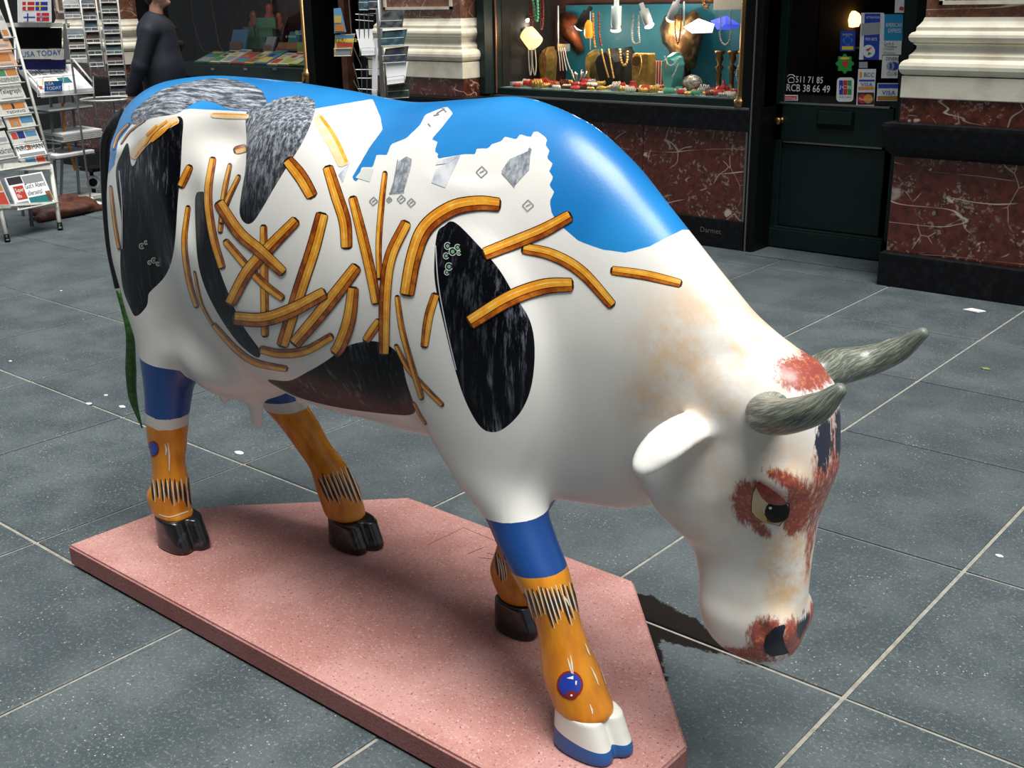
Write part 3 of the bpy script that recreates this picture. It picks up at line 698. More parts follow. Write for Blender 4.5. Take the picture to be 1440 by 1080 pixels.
dq('blue_stripe', R4(1180, 113, 1185.5, 133), m_pb, s); dq('red_stripe', R4(1186, 113, 1191.5, 133), m_pr, s); dq('green_stripe', R4(1192, 113, 1197.5, 133), m_pg, s); dtext('JCB', 1180, 126, 17, m_pw, s, 6, off=.004); dtext('JCB CARD', 1180, 138, 17, m_ink, s, 3)
s = sticker('white three-panel sticker with red and orange discs at bottom', R4(1207, 97, 1232, 149, -3), m_pw); dtext('BCC', 1215, 108, 14, m_ink, s, 6); dq('orange_bar', R4(1209, 101, 1212, 109), m_po, s); dq('blue_bar', R4(1208, 112, 1230, 114.5), m_pb, s); dtext('VISA', 1210, 121, 17, m_pb, s, 5); dq('orange_strip', R4(1207, 122, 1229, 126), m_po, s)
dq('black_square', R4(1206, 130, 1229, 147), m_ink, s); dq('red_disc', [(1213+6.5*math.cos(a), 139+6.5*math.sin(a)) for a in np.linspace(0, 6.28, 18)[:-1]], m_pr, s, .003); dq('yellow_disc', [(1221+6.5*math.cos(a), 139+6.5*math.sin(a)) for a in np.linspace(0, 6.28, 18)[:-1]], m_po, s, .0035); dtext('MasterCard', 1208, 141, 19, m_pw, s, 4, off=.005)
s = sticker('wide white sticker with blue top band and brown bottom band', R4(1234, 117, 1263, 142, -1.5), m_pw); dq('blue_band', R4(1235, 118, 1263, 124), m_pb, s); dtext('VISA', 1240, 133, 19, m_pb, s, 6); dq('brown_band', R4(1234, 135, 1262, 141), m_pbr, s)
s = sticker('small red and white sticker at bottom left of door glass', R4(1101, 133.5, 1122, 141.5), m_pw); dq('red_panel', R4(1102.5, 135, 1120.5, 140), m_pr, s); dtext('DEFENSE', 1104, 139, 15, m_pw, s, 2.5, off=.003)
hw = dtext('511 71 85', 1119, 116, 38, m_pw, None, 9, 'hand_lettering'); tag(hw, 'white hand-painted phone number on the door glass', 'lettering')
hw = dtext('RCB 38 66 49', 1106, 128, 61, m_pw, None, 10, 'hand_lettering'); tag(hw, 'white hand-painted RCB number line low on the door glass', 'lettering')
mb = MB()
for pl in ([(1107, 108), (1110, 105), (1115, 105), (1118, 108)], [(1109, 116), (1108, 112), (1111, 109), (1115, 109), (1117, 112), (1116, 116), (1109, 116)]): mb.tube([dpt(x, y) for x, y in pl], .0022, 4)
tag(mb.build('telephone_sign', m_pw), 'little white painted telephone symbol before the phone number', 'lettering')
# inside the door: warm lamps, dark shapes
m_lamp = mat('warm_lamp_glow', (1, .6, .2), .5, emit=((1., .48, .12), 6.))
room = empty('wall_1', (-3.2, 8.2, 0), kind='structure'); bx('side_wall', m_dark, (-3.64, 6.95, 0), (-3.60, 8.9, 2.7), room); bx('side_wall', m_dark, (-2.40, 7.0, 0), (-2.36, 8.9, 2.7), room); bx('floor_boards', m_dark, (-3.6, 6.95, -.02), (-2.4, 8.9, .0), room); bx('ceiling_board', m_dark, (-16, 6.9, 2.7), (-1, 8.95, 2.74), room)
bx('floor_boards', m_dark, (-16, 7.2, .0), (-3.6, 8.9, .01), room)
P = ony(1198, 28, 8.0); mb = MB(); mb.lathe(P, [(.01, -.05), (.05, -.045), (.07, 0), (.05, .04), (.02, .06)], 12); o = mb.build('glowing_lamp', m_lamp, None, True); tag(o, 'amber glass lamp glowing inside the shop behind the door glass', 'lamp')
P = ony(1125, 2, 8.0); mb = MB(); mb.ball(P, .03, 0, 10, 8); o = mb.build('glowing_bulb', m_lamp, None, True); tag(o, 'tiny glowing bulb at the top of the dark door glass', 'lamp')
m_bluecl = mat('dim_blue_cloth', (.01, .03, .06), .6); m_brn = mat('brown_ware', (.10, .035, .015), .4, noise=(20, (.25, .09, .03), .5, .7))
for px_, py_, r_, m_, lb in ((1150, 30, .13, m_bluecl, 'dim blue round vase seen through the door glass'), (1165, 45, .07, m_brn, 'brown pottery pot seen through the door glass'), (1128, 34, .06, m_brn, 'small brown jar left of the blue vase inside')):
    P = ony(px_, py_, 7.9); mb = MB(); mb.lathe(P-np.array((0, 0, r_)), [(r_*.4, 0), (r_*.9, r_*.5), (r_, r_), (r_*.8, r_*1.5), (r_*.35, r_*1.8), (r_*.45, r_*2)], 14); o = mb.build('vase', m_, None, True); tag(o, lb, 'vase')
P1 = ony(1110, 60, 7.9); P2 = ony(1200, 60, 7.9); bx('inner_shelf', m_dark, (P1[0]-.1, 7.8, P1[2]-.2), (P2[0]+.1, 8.1, P1[2]-.03), room)
# ---- bookshop window on the left ----
w2 = empty('window_2', (-9.0, YW, 0), kind='structure')
LX0, LX1 = -10.4, -8.0
bx('base_block', m_bluestone, (LX0, 6.70, 0), (-7.96, 7.5, .195), w2); bx('marble_panel', m_marble, (LX0, 6.73, .195), (-8.0, 7.5, .80), w2); bx('black_rail', m_bluestone, (LX0, 6.70, .80), (-7.95, 7.4, .93), w2)
bx('window_sill', m_green, (LX0, 6.70, .96), (-8.03, 6.80, 1.075), w2, .004); bx('display_deck', m_green, (LX0, 6.80, 1.05), (-8.02, 7.5, 1.075), w2)
for px_ in (300, 346, 387): P = ony(px_, 97, 6.70); bx('sill_catch', m_steel, (P[0]-.025, 6.690, P[2]-.008), (P[0]+.025, 6.70, P[2]+.008), w2)
bx('corner_post', m_black, (-8.0, 6.68, 0), (-7.90, 6.95, 2.75), w2); bx('glass', m_glass, (LX0, 6.752, 1.075), (-8.03, 6.757, 2.7), w2)
mb = MB(); mb.lathe((-8.035, 6.70, .955), [(.05, 0), (.05, .09), (.035, .10), (.032, .12), (.022, .13), (.022, 1.7)], 12); mb.build('brass_column', m_brass, w2, True)
bx('backdrop', m_maroonwall, (LX0, 7.6, 1.05), (-8.0, 7.63, 2.7), w2); bx('side_lining', m_dark, (-8.0, 6.8, .96), (-7.98, 7.6, 2.7), w2)
bx('magazine_shelf', m_green, (-10.0, 6.45, .905), (-8.02, 6.72, .93), w2, .003)
def cover(o_parent, C, r, u, w_, h_, cols, title=None):
    """print on a cover: blocks in the plane spanned by r, u at corner C"""
    n = np.cross(r, u)
    for (x0, y0, x1, y1, m_) in cols:
        P_ = [C+r*w_*x0+u*h_*y0, C+r*w_*x1+u*h_*y0, C+r*w_*x1+u*h_*y1, C+r*w_*x0+u*h_*y1]; mb = MB(); mb.prism([p+n*.0008 for p in P_], n*.0006); mb.build('cover_picture', m_, o_parent)
    if title: text(title[0], title[1], C+r*w_*.08+u*h_*title[2]+n*.0018, r, u, w_*.84, o_parent, 'title_lettering', h_*title[3])
palette = [mat('print_%s' % nm, c, .45) for nm, c in (('green', (.06, .20, .08)), ('yellow', (.52, .38, .08)), ('red', (.42, .05, .03)), ('sky', (.07, .20, .34)), ('navy', (.015, .03, .16)), ('cream', (.60, .55, .42)), ('orange', (.45, .18, .05)), ('grey', (.25, .26, .27)), ('dark', (.03, .03, .03)), ('lime', (.32, .42, .06)), ('brown', (.22, .10, .04)), ('teal', (.02, .16, .17)))]
pg, py_, pr_, ps, pn, pc_, po_, pgr, pdk, pl, pbr, pt = palette
BK = [(275, 300, 'dark grey and green book lying leftmost in the bookshop window', pg, pgr), (296, 312, 'narrow cream guidebook lying second from left in the bookshop window', pc_, pg), (309, 333, 'white and grey booklet lying under the window lamp cable', pc_, pgr), (324, 346, 'red and blue street map lying among the books', pr_, ps), (343, 371, 'yellow and orange guide lying mid display', py_, pbr), (356, 378, 'blue and yellow pocket atlas lying right of the yellow guide', ps, py_), (374, 392, 'white picture book with red spot on cover', pc_, pr_), (388, 407, 'colourful floral magazine lying in front', pc_, pl), (404, 420, 'green gardening book lying near the right column', pl, pc_), (417, 433, 'dark green book lying rightmost against the column', pg, pt)]
for n, (xa, xb, lb, m1, m2) in enumerate(BK):
    nx_ = BK[n+1][0]-1 if n < 9 else xb; a = ony(xa, 88, 6.84); b = ony(nx_, 88, 6.84); wd = (b-a)[0]
    r_ = X0; u_ = np.array([0, .88, .32]); u_ /= np.linalg.norm(u_); C = np.array([a[0], 6.83+.004*n, 1.079+.003*(n % 3)]); h_ = .26+.02*(n % 3)
    mb = MB(); mb.prism([C, C+r_*wd, C+r_*wd+u_*h_, C+u_*h_], np.cross(r_, u_)*.016); o = mb.build('book', m1); tag(o, lb, 'book', 'books lying in the bookshop window')
    cover(o, C+np.cross(r_, u_)*.016, r_, u_, wd, h_, [(.1, .08, .9, .45, m2), (.15, .5, .6, .7, palette[(n*5+3) % 12]), (.1, .78, .9, .92, palette[(n*7+1) % 12])])
BS = [(402, 420, 72, 45, 'blue-green paperback standing upright near the column', pt, 'A WOW'), (417, 435, 78, 36, 'navy blue guidebook standing beside the column', pn, 'BELGIUM'), (386, 404, 74, 60, 'tan booklet standing under the green wire rack', pbr, None), (322, 343, 72, 42, 'sky-coloured picture book standing left of the green rack', ps, None), (370, 383, 72, 52, 'small blue booklet standing in front of the rack', pgr, None)]
for xa, xb, yb, yt, lb, m1, tl in BS:
    a = ony(xa, yb, 7.15); b = ony(xb, yb, 7.15); t = ony(xa, yt, 7.15); mb = MB(); mb.prism([a, b, b+(t-a)+(0, .05, 0), t+(0, .05, 0)], (0, .02, 0)); o = mb.build('book', m1); tag(o, lb, 'book')
    cover(o, a-(0, .001, 0), X0, Z0, (b-a)[0], (t-a)[2], [(.1, .1, .9, .45, palette[(xa) % 12])], (tl, m_pw, .7, .14) if tl else None)
# green wire rack with pockets, red puppets
rk = empty('wire_rack', tuple(ony(372, 75, 7.3)*np.array((1, 1, 0))+np.array((0, 0, 1.08))), label='green card rack with wire pockets standing in the bookshop window', cat='rack')
for (xa, ya, xb, yb) in ((362, 25, 390, 40), (362, 40, 386, 52), (345, 38, 358, 52), (352, 52, 376, 68), (330, 55, 350, 72)):
    a = ony(xa, yb, 7.3); b = ony(xb, yb, 7.3); t = ony(xa, ya, 7.3); mb = MB(); mb.box((a[0], 7.28, a[2]), (b[0], 7.30, t[2]+.001)); mb.build('green_pocket', pg, rk)
mb = MB()
for a, b in (((404, 25), (390, 70)), ((388, 28), (386, 72)), ((360, 25), (364, 72)), ((362, 40), (392, 40)), ((340, 53), (390, 53))): mb.tube([ony(*a, 7.27), ony(*b, 7.27)], .004, 5)
mb.build('wire_frame', m_chrome, rk)
for xa, ya, lb in ((357, 22, 'dark red puppet box at left above the green rack'), (379, 12, 'orange-red puppet figure at top of the green rack'), (393, 25, 'dark red figure right of the green rack')):
    P = ony(xa, ya+8, 7.35); mb = MB(); mb.lathe(P-np.array((0, 0, .07)), [(.05, 0), (.055, .05), (.03, .09), (.035, .12), (.03, .15), (.01, .17)], 8); o = mb.build('puppet', mat('puppet_red', (.22, .03, .015), .5, noise=(20, (.4, .10, .03), .5, .7)), None, True); tag(o, lb, 'puppet')
for pts, lb in (([(268, -2), (272, 30), (284, 68), (298, 74)], 'thin lamp cable hanging at left in the bookshop window'), ([(296, -2), (302, 30), (308, 62), (316, 74)], 'second thin cable hanging beside the first in the bookshop window')):
    mb = MB(); mb.tube(spline([ony(x, y, 7.0) for x, y in pts], 14), .004, 5); tag(mb.build('hanging_cable', m_wood), lb, 'cable')
# magazines on the outer shelf
for n, (xa, xb, lb, m1) in enumerate(((270, 288, 'thin grey magazine at left end of the low outer shelf', pgr), (306, 325, 'white leaflet on the low outer shelf', pc_), (330, 364, 'pale blue magazine on the low outer shelf', ps), (362, 398, 'magazine with orange and blue cover curling over the shelf edge', pc_))):
    a = ony(xa, 107, 6.50); b = ony(xb, 108, 6.50); C = np.array([a[0], 6.47, .932]); wd = (b-a)[0]; u_ = np.array([.15, .95, .02]); u_ /= np.linalg.norm(u_)
    mb = MB(); mb.prism([C, C+X0*wd, C+X0*wd+u_*.23, C+u_*.23], (0, 0, .012+.004*n)); o = mb.build('magazine', m1); tag(o, lb, 'magazine')
    cover(o, C+Z0*(.012+.004*n), X0, u_, wd, .23, [(.08, .1, .5, .6, po_ if n == 3 else pt), (.5, .3, .92, .8, ps if n == 3 else pc_)])
# ---- dark doorway between the bookshop window and the left pillar ----
d2 = empty('door_2', (-7.4, YW, 0), kind='structure')
bx('jamb', m_wood, (-7.62, 6.74, 0), (-7.55, 6.82, 2.7), d2); bx('side_wall', m_dark, (-7.9, 7.0, 0), (-7.88, 8.9, 2.7), d2); bx('jamb', m_black, (-6.97, 6.66, 0), (-6.88, 6.9, 2.7), d2); bx('door_leaf', m_dark, (-7.55, 6.9, 0), (-6.95, 6.94, 2.6), d2)
bx('infill', m_green, (-5.905, 6.655, 0), (-5.86, 7.3, 2.7), d2)
bx('opening_wall', m_black, (-10.46, 6.66, 0), (-10.38, 7.2, 2.7), d2); bx('side_wall', m_dark, (-16, 6.68, 0), (-11.9, 6.8, 2.75), d2)
# ================= JEWELLERY =================
DZ = .992
def jp(x, y, Y=7.05): return ony(x, y, Y)
m_gold = mat('gold_metal', (.75, .48, .14), .28, .9); m_silver = mat('silver_metal', (.62, .60, .55), .25, .9); m_coral = mat('coral_red', (.55, .04, .03), .3); m_pearl = mat('pearl_cream', (.75, .68, .55), .25); m_jade = mat('jade_green', (.10, .42, .24), .3); m_garnet = mat('garnet_beads', (.18, .025, .015), .25); m_amber = mat('amber_beads', (.70, .28, .03), .25); m_turq = mat('turquoise', (.12, .48, .44), .5); m_blackv = mat('black_velvet', (.008, .007, .007), .9); m_boxg = mat('old_gold_box', (.32, .19, .04), .4, .4, noise=(20, (.5, .33, .10), .45, .65)); m_crys = mat('clear_crystal', (.55, .62, .62), .1, spec=.9)
m_bulb = mat('spot_bulb_glow', (1, 1, 1), .5, emit=((1., .82, .62), 9.)); m_shade = mat('glowing_shade', (.9, .65, .3), .5, emit=((1., .62, .22), 1.6)); m_paperglow = mat('glowing_paper', (.95, .9, .85), .5, emit=((1., .95, .92), 1.4)); m_tube = mat('pale_lamp_can', (.62, .72, .74), .35)
def lampcan(x0, y0, x1, y1, r, Y, label, can=m_tube, power=3.):
    A = jp(x0, y0, Y); B = jp(x1, y1, Y); ax = B-A; L = np.linalg.norm(ax); ax /= L
    t = empty('spotlight', tuple(A), label=label, cat='spotlight')
    mb = MB(); mb.lathe(A, [(r*.5, -.05), (r*.5, 0), (r, .002), (r, L*.8), (r*.85, L*.86), (r*1.1, L)], 16, ax=ax); mb.build('lamp_can', can, t, True)
    mb = MB(); mb.lathe(B, [(r*.95, -.004), (r*.95, .006), (r*.5, .016)], 14, ax=ax); mb.build('bulb', m_bulb, t, True)
    ld = bpy.data.lights.new('spot_bulb', 'POINT'); ld.energy = power; ld.color = (1, .85, .65); ld.shadow_soft_size = .03; lo_ = bpy.data.objects.new('spot_bulb', ld); COL.objects.link(lo_); lo_.location = Vector(B+ax*.05); put(lo_, t)
lampcan(867, 8, 866, 42, .038, 7.0, 'white cylindrical spotlight hanging mid jewellery window'); lampcan(826, 18, 814, 38, .035, 7.1, 'dark spotlight with pink glow left of the white spotlight', m_dark); lampcan(905, 14, 913, 36, .035, 7.1, 'grey spotlight just right of the white spotlight', m_pgy); lampcan(952, 4, 942, 27, .030, 7.1, 'slim spotlight shining beside the brown mask', m_pgy); lampcan(738, 22, 741, 28, .02, 7.1, 'tiny dim spotlight above the yellow shade', m_dark, 1.)
# yellow cylinder shade
A = jp(741, 46, 6.95); B = jp(757, 66, 6.95); ax = (B-A)/np.linalg.norm(B-A)
t = empty('lamp_shade', tuple(A), label='tilted glowing yellow lamp shade at left of jewellery window', cat='lamp')
mb = MB(); mb.lathe(A, [(.045, -.012), (.062, 0), (.066, .06), (.066, .115), (.06, .117)], 20, ax=ax); mb.build('shade', m_shade, t, True); mb = MB(); mb.ball(A-ax*.03, (.035, .03, .022), 0, 10, 6); mb.build('shade_cap', m_silver, t, True)
# kite-like paper lamps
def folded(name, pts, Y, m, label, cat):
    t = empty(name, tuple(jp(*pts[0], Y)), label=label, cat=cat)
    c = np.mean(pts, 0)
    for i in range(len(pts)):
        a, b = pts[i], pts[(i+1) % len(pts)]; mb = MB(); mb.prism([jp(*a, Y), jp(*b, Y), jp(c[0], c[1], Y-.06)], (0, .006, 0)); mb.build('paper_facet', m, t)
    return t
folded('paper_lamp', [(961, 38), (982, 26), (1004, 34), (1001, 46), (973, 47)], 6.98, m_paperglow, 'bright white folded paper lamp hanging at right', 'lamp')
folded('paper_lamp', [(999, 29), (1021, 22), (1041, 35), (1030, 42), (1009, 42)], 7.1, mat('blue_paper_lamp', (.05, .08, .5), .5, emit=((.05, .08, .7), .8)), 'blue folded paper lamp right of the white one', 'lamp')
P = jp(1003, 7, 7.0); Q2 = jp(1045, 14, 7.0); bx('cream_sign', m_stone, (P[0], 7.0, Q2[2]), (Q2[0], 7.02, P[2]+.1), None, .004, label='cream hanging card at top right of jewellery window', cat='sign')
# brown mask
mk = empty('mask', tuple(jp(957, 98, 7.30)), label='large brown carved mask shape against the teal backdrop', cat='mask')
m_mask = mat('tortoise_brown', (.09, .04, .015), .35, noise=(16, (.30, .18, .07), .45, .62))
OUT = [(928, 40), (935, 22), (948, 17), (962, 22), (975, 14), (986, 22), (990, 45), (984, 70), (978, 95), (960, 104), (945, 95), (940, 70), (931, 60)]
c = np.mean(OUT, 0); V_ = [jp(x, y, 7.34) for x, y in OUT]+[jp(c[0]+(x-c[0])*.6, c[1]+(y-c[1])*.6, 7.24) for x, y in OUT]+[jp(c[0], c[1], 7.22)]
n = len(OUT); F_ = [(i, (i+1) % n, n+(i+1) % n, n+i) for i in range(n)]+[(n+i, n+(i+1) % n, 2*n) for i in range(n)]+[tuple(range(n))[::-1]]
mb = MB(); mb.add(V_, F_); mb.build('mask_face', m_mask, mk, True); mb = MB(); mb.box(tuple(jp(950, 116, 7.3)), tuple(jp(966, 96, 7.33)+(0, .05, 0))); mb.build('mask_stand', m_blackv, mk)
mb = MB(); P0_ = jp(797, 30, 7.36); OUT2 = [(786, 20), (800, 17), (812, 22), (815, 45), (822, 70), (812, 78), (798, 60), (788, 50)]
c = np.mean(OUT2, 0); n = len(OUT2); V_ = [jp(x, y, 7.38) for x, y in OUT2]+[jp(c[0], c[1], 7.28)]; mb.add(V_, [(i, (i+1) % n, n) for i in range(n)]+[tuple(range(n))[::-1]]); tag(mb.build('mask', mat('orange_brown_mask', (.28, .07, .02), .4, noise=(12, (.12, .03, .01), .45, .6)), None, True), 'orange-brown carved mask left of the teal backdrop', 'mask')
mb = MB(); mb.lathe(jp(828, 28, 7.1), [(.012, 0), (.03, -.03), (.035, -.10), (.025, -.13)], 12); tag(mb.build('amber_pendant', mat('amber_glow', (.8, .35, .03), .3, emit=((.9, .35, .03), .5)), None, True), 'amber pendant glowing right of the dark spotlight', 'pendant')
# hanging necklaces
def neck(pts, Y, r, m, label, cat='necklace', grp=None):
    P = spline([jp(x, y, Y) for x, y in pts], max(8, len(pts)*5)); o = beads('necklace', P, r, m); tag(o, label, cat, grp); return o
neck([(748, -4), (751, 10), (753, 27), (756, 27), (756, 10), (755, -4)], 6.95, .012, m_jade, 'green bead necklace hanging at top left of the window')
for q, (xa, yb) in enumerate(((744, 44), (759, 42))): neck([(xa, -4), (xa+2, 20), (xa+3, yb), (xa+5, 20), (xa+4, -4)], 7.0, .010, m_garnet, ('dark red bead necklace hanging left of the green beads', 'dark red bead necklace hanging right of the green beads')[q])
for q, (xa, w_) in enumerate(((743, 3), (748, 4))): neck([(xa, 64), (xa+1, 90), (xa+w_, 106), (xa+w_+2, 90), (xa+w_, 66)], 6.93, .006, m_pearl, ('pale strand of tiny beads hanging under the yellow shade at left', 'pale strand of tiny beads hanging under the yellow shade at right')[q])
mb = MB(); mb.box(tuple(jp(784, 72, 7.1)), tuple(jp(797, 62, 7.1)+(0, .04, .0))); tag(mb.build('strand_holder', m_silver), 'silver holder from which white strands fan out', 'holder')
for q, (xb, lb) in enumerate(((788, 'leftmost white strand fanning from the silver holder'), (792, 'second white strand fanning from the silver holder'), (797, 'third white strand fanning from the silver holder'), (803, 'rightmost white strand fanning from the silver holder'))): neck([(785+q*3, 68), (787+q*3.4, 84), (xb, 100)], 7.05, .005, m_pearl, lb)
neck([(834, 20), (835, 50), (837, 66)], 7.05, .010, m_amber, 'brown and amber bead string hanging before the mask'); neck([(842, 18), (843, 50), (846, 66)], 7.05, .010, m_garnet, 'dark bead string hanging beside the amber one'); neck([(891, 22), (889, 45), (891, 60), (899, 60), (898, 45), (898, 20)], 7.05, .008, mat('grey_beads', (.15, .14, .13), .3), 'grey bead necklace hanging right of the white spotlight')
neck([(950, 10), (949, 40), (953, 62), (957, 40), (958, 12)], 7.1, .007, m_garnet, 'thin dark necklace hanging over the brown mask'); neck([(988, -4), (990, 6), (994, 12), (998, 4), (1000, -4)], 6.95, .012, m_amber, 'amber bead necklace at top right of the window')
neck([(1012, 45), (1014, 57), (1020, 63), (1026, 57), (1028, 45)], 6.95, .008, m_pearl, 'cream pearl necklace hanging in a U below the blue lamp'); neck([(1014, 15), (1013, 45)], 6.95, .006, m_crys, 'clear crystal string left above the pearl necklace'); neck([(1027, 15), (1028, 45)], 6.95, .006, m_crys, 'clear crystal string right above the pearl necklace')
# glass tubes (display stands)
for q, (xa, ya, yb, lb) in enumerate(((785, 8, 62, 'clear glass rod standing behind the white strands'), (830, 12, 70, 'clear glass rod standing behind the amber beads'), (962, 2, 40, 'clear glass rod hanging beside the slim spotlight'))):
    A = jp(xa, yb, 7.1); B = jp(xa, ya, 7.1); mb = MB(); mb.tube([A, B], .006, 8); tag(mb.build('glass_rod', m_crys, None, True), lb, 'rod')
# busts and boxes on the deck
def bust(x0, x1, yt, yb, Y, m, label, th=.06):
    a = jp(x0, yb, Y); b = jp(x1, yb, Y); t_ = jp((x0+x1)/2, yt, Y)[2]; z0 = DZ; cx = (a[0]+b[0])/2; w_ = (b[0]-a[0])/2; H = t_-z0
    sil = [(-.45, 0), (.45, 0), (.8, .35), (1, .7), (.75, .88), (.3, .93), (.22, 1.), (-.22, 1.), (-.3, .93), (-.75, .88), (-1, .7), (-.8, .35)]
    V_ = [(cx+sx*w_, Y+.02, z0+sy*H) for sx, sy in sil]+[(cx+sx*w_*.7, Y-th, z0+(.1+sy*.8)*H) for sx, sy in sil]+[(cx+sx*w_*.6, Y+.08, z0+sy*H) for sx, sy in sil]
    n = len(sil); F_ = [(i, (i+1) % n, n+(i+1) % n, n+i) for i in range(n)]+[tuple(n+i for i in range(n))]+[((i+1) % n, i, 2*n+i, 2*n+(i+1) % n) for i in range(n)]+[tuple(2*n+i for i in range(n))[::-1]]
    mb = MB(); mb.add(V_, F_); o = mb.build('display_bust', m); tag(o, label, 'bust'); return o
bust(838, 876, 68, 108, 7.10, m_blackv, 'black velvet display bust draped with gold bead strings')
neck([(846, 70), (850, 88), (856, 109)], 7.0, .0075, m_gold, 'left gold bead string on the black bust'); neck([(856, 70), (859, 88), (863, 109)], 7.0, .0075, m_gold, 'right gold bead string on the black bust')
bust(870, 888, 66, 100, 7.16, m_blackv, 'narrow black bust carrying the thick gold collar'); neck([(872, 70), (874, 86), (878, 92), (882, 86), (883, 70)], 7.06, .010, m_gold, 'thick gold collar necklace on narrow black bust')
bust(932, 959, 74, 114, 7.0, m_turq, 'turquoise display bust with cream bead trim'); neck([(935, 80), (939, 90), (945, 92), (952, 86), (957, 79)], 6.92, .007, m_pearl, 'cream collar necklace on the turquoise bust'); neck([(954, 90), (950, 100), (945, 109)], 6.90, .007, m_pearl, 'cream bead row down the turquoise bust'); neck([(937, 88), (936, 98)], 6.92, .007, m_amber, 'short amber bead row at the turquoise bust edge')
bust(828, 838, 70, 98, 7.2, m_boxg, 'slim gold-toned stand behind the black bust')
bust(762, 778, 66, 106, 7.2, m_boxg, 'tall speckled golden stand at left of the window'); neck([(768, 68), (764, 84), (766, 100)], 7.1, .006, m_garnet, 'dark string over the tall golden stand')
A = jp(888, 107, 7.0); B = jp(911, 107, 7.0); C_ = jp(888, 75, 7.0)
jb = bx('jewel_box', m_boxg, (A[0], 7.0, DZ), (B[0], 7.10, C_[2]), None, .01, label='upright gold jewel box with oval medallion and draped chain', cat='box')
mb = MB(); Pc = jp(895, 86, 6.995); mb.lathe((Pc[0], 7.0, Pc[2]), [(.045, 0), (.045, .006), (.036, .010)], 18, ax=(0, -1, 0)); mb.build('oval_medallion', m_brass, jb)
neck([(890, 80), (896, 75), (901, 80), (902, 92), (899, 104)], 6.97, .006, m_gold, 'gold chain draped over the upright gold box')
A = jp(914, 100, 7.1); B = jp(932, 86, 7.1); rb = bx('ring_box', m_coral, (A[0], 7.1, DZ), (B[0], 7.16, B[2]), None, .004, label='red ring box with pale stripes left of the turquoise bust', cat='box')
for q in range(5): x_ = A[0]+(B[0]-A[0])*(q+.5)/5; bx('stripe', m_pearl, (x_-.003, 7.096, DZ+.005), (x_+.003, 7.1, B[2]), rb)
# shell ball, candlesticks
P = jp(974, 104, 7.0); P[2] = DZ+.060; mb = MB(); mb.ball(P, (.075, .06, .062), 0, 18, 12); o = mb.build('shell_ball', mat('abalone_shell', (.35, .30, .22), .2, .3, noise=(45, (.75, .70, .60), .45, .62), bump=(60, 1.)), None, True); tag(o, 'round shimmering shell box right of the turquoise bust', 'shell')
for q, (x_, lb) in enumerate(((1011, 'leftmost of the three brass candlesticks'), (1029, 'middle one of the three brass candlesticks'), (1043, 'rightmost brass candlestick beside the window column'))):
    P = jp(x_, 110, 7.12); P[2] = DZ; t_ = jp(x_, 71, 7.12)[2]-DZ; mb = MB()
    mb.lathe(P, [(.045, 0), (.045, .01), (.02, .025), (.014, t_*.35), (.022, t_*.42), (.012, t_*.48), (.034, t_*.6), (.010, t_*.66), (.028, t_*.8), (.020, t_*.9), (.036, t_*.93), (.036, t_)], 14); tag(mb.build('candlestick', m_brass, None, True), lb, 'candlestick')
P = jp(1018, 104, 7.0); P[2] = DZ; mb = MB(); mb.lathe(P, [(.022, 0), (.028, .03), (.02, .055), (.008, .065), (.010, .08), (.004, .09)], 12); tag(mb.build('scent_bottle', m_coral, None, True), 'small red scent bottle between the brass candlesticks', 'bottle')
neck([(1042, 84), (1038, 95), (1036, 110), (1042, 118)], 6.9, .007, m_pearl, 'pearl strand curving beside the window column')
A = jp(793, 116, 6.88); B = jp(836, 119, 6.88); tr_ = bx('wooden_tray', m_wood, (A[0], 6.84, DZ+.001), (B[0], 6.98, DZ+.022), None, .004, label='long brown wooden tray of trinkets at the window front', cat='tray')
A = jp(716, 112, 6.9); bx('card_case', m_pgy, (A[0]-.03, 6.88, DZ+.001), (A[0]+.05, 6.97, DZ+.03), None, .004, label='grey flat case at far left of the display deck', cat='case')
A = jp(893, 121, 6.85); B = jp(912, 121, 6.85); bx('dark_case', m_blackv, (A[0], 6.84, DZ+.001), (B[0], 6.93, DZ+.02), None, .003, label='flat dark case at the front middle of the deck', cat='case')
P = jp(890, 117, 6.84); P[2] = DZ; mb = MB(); mb.lathe(P, [(.02, 0), (.032, .02), (.03, .05), (.018, .065), (.024, .075)], 10); tag(mb.build('red_pouch', m_coral, None, True), 'coral red pouch near the front middle of the deck', 'pouch')
mb = MB(); P = jp(814, 98, 6.98); P[2] = DZ+.024
for q in range(8):
    a_ = q*.8; mb.tube([P, P+np.array((.05*math.cos(a_), .03*math.sin(a_), .05)), P+np.array((.075*math.cos(a_), .04*math.sin(a_), .085+.01*(q % 3)))], [.007, .005, .009], 6)
mb.lathe(P, [(.03, -.003), (.02, .01), (.01, .02)], 10); tag(mb.build('silver_ornament', m_silver, None, True), 'spiky silver branch ornament on the wooden tray', 'ornament')
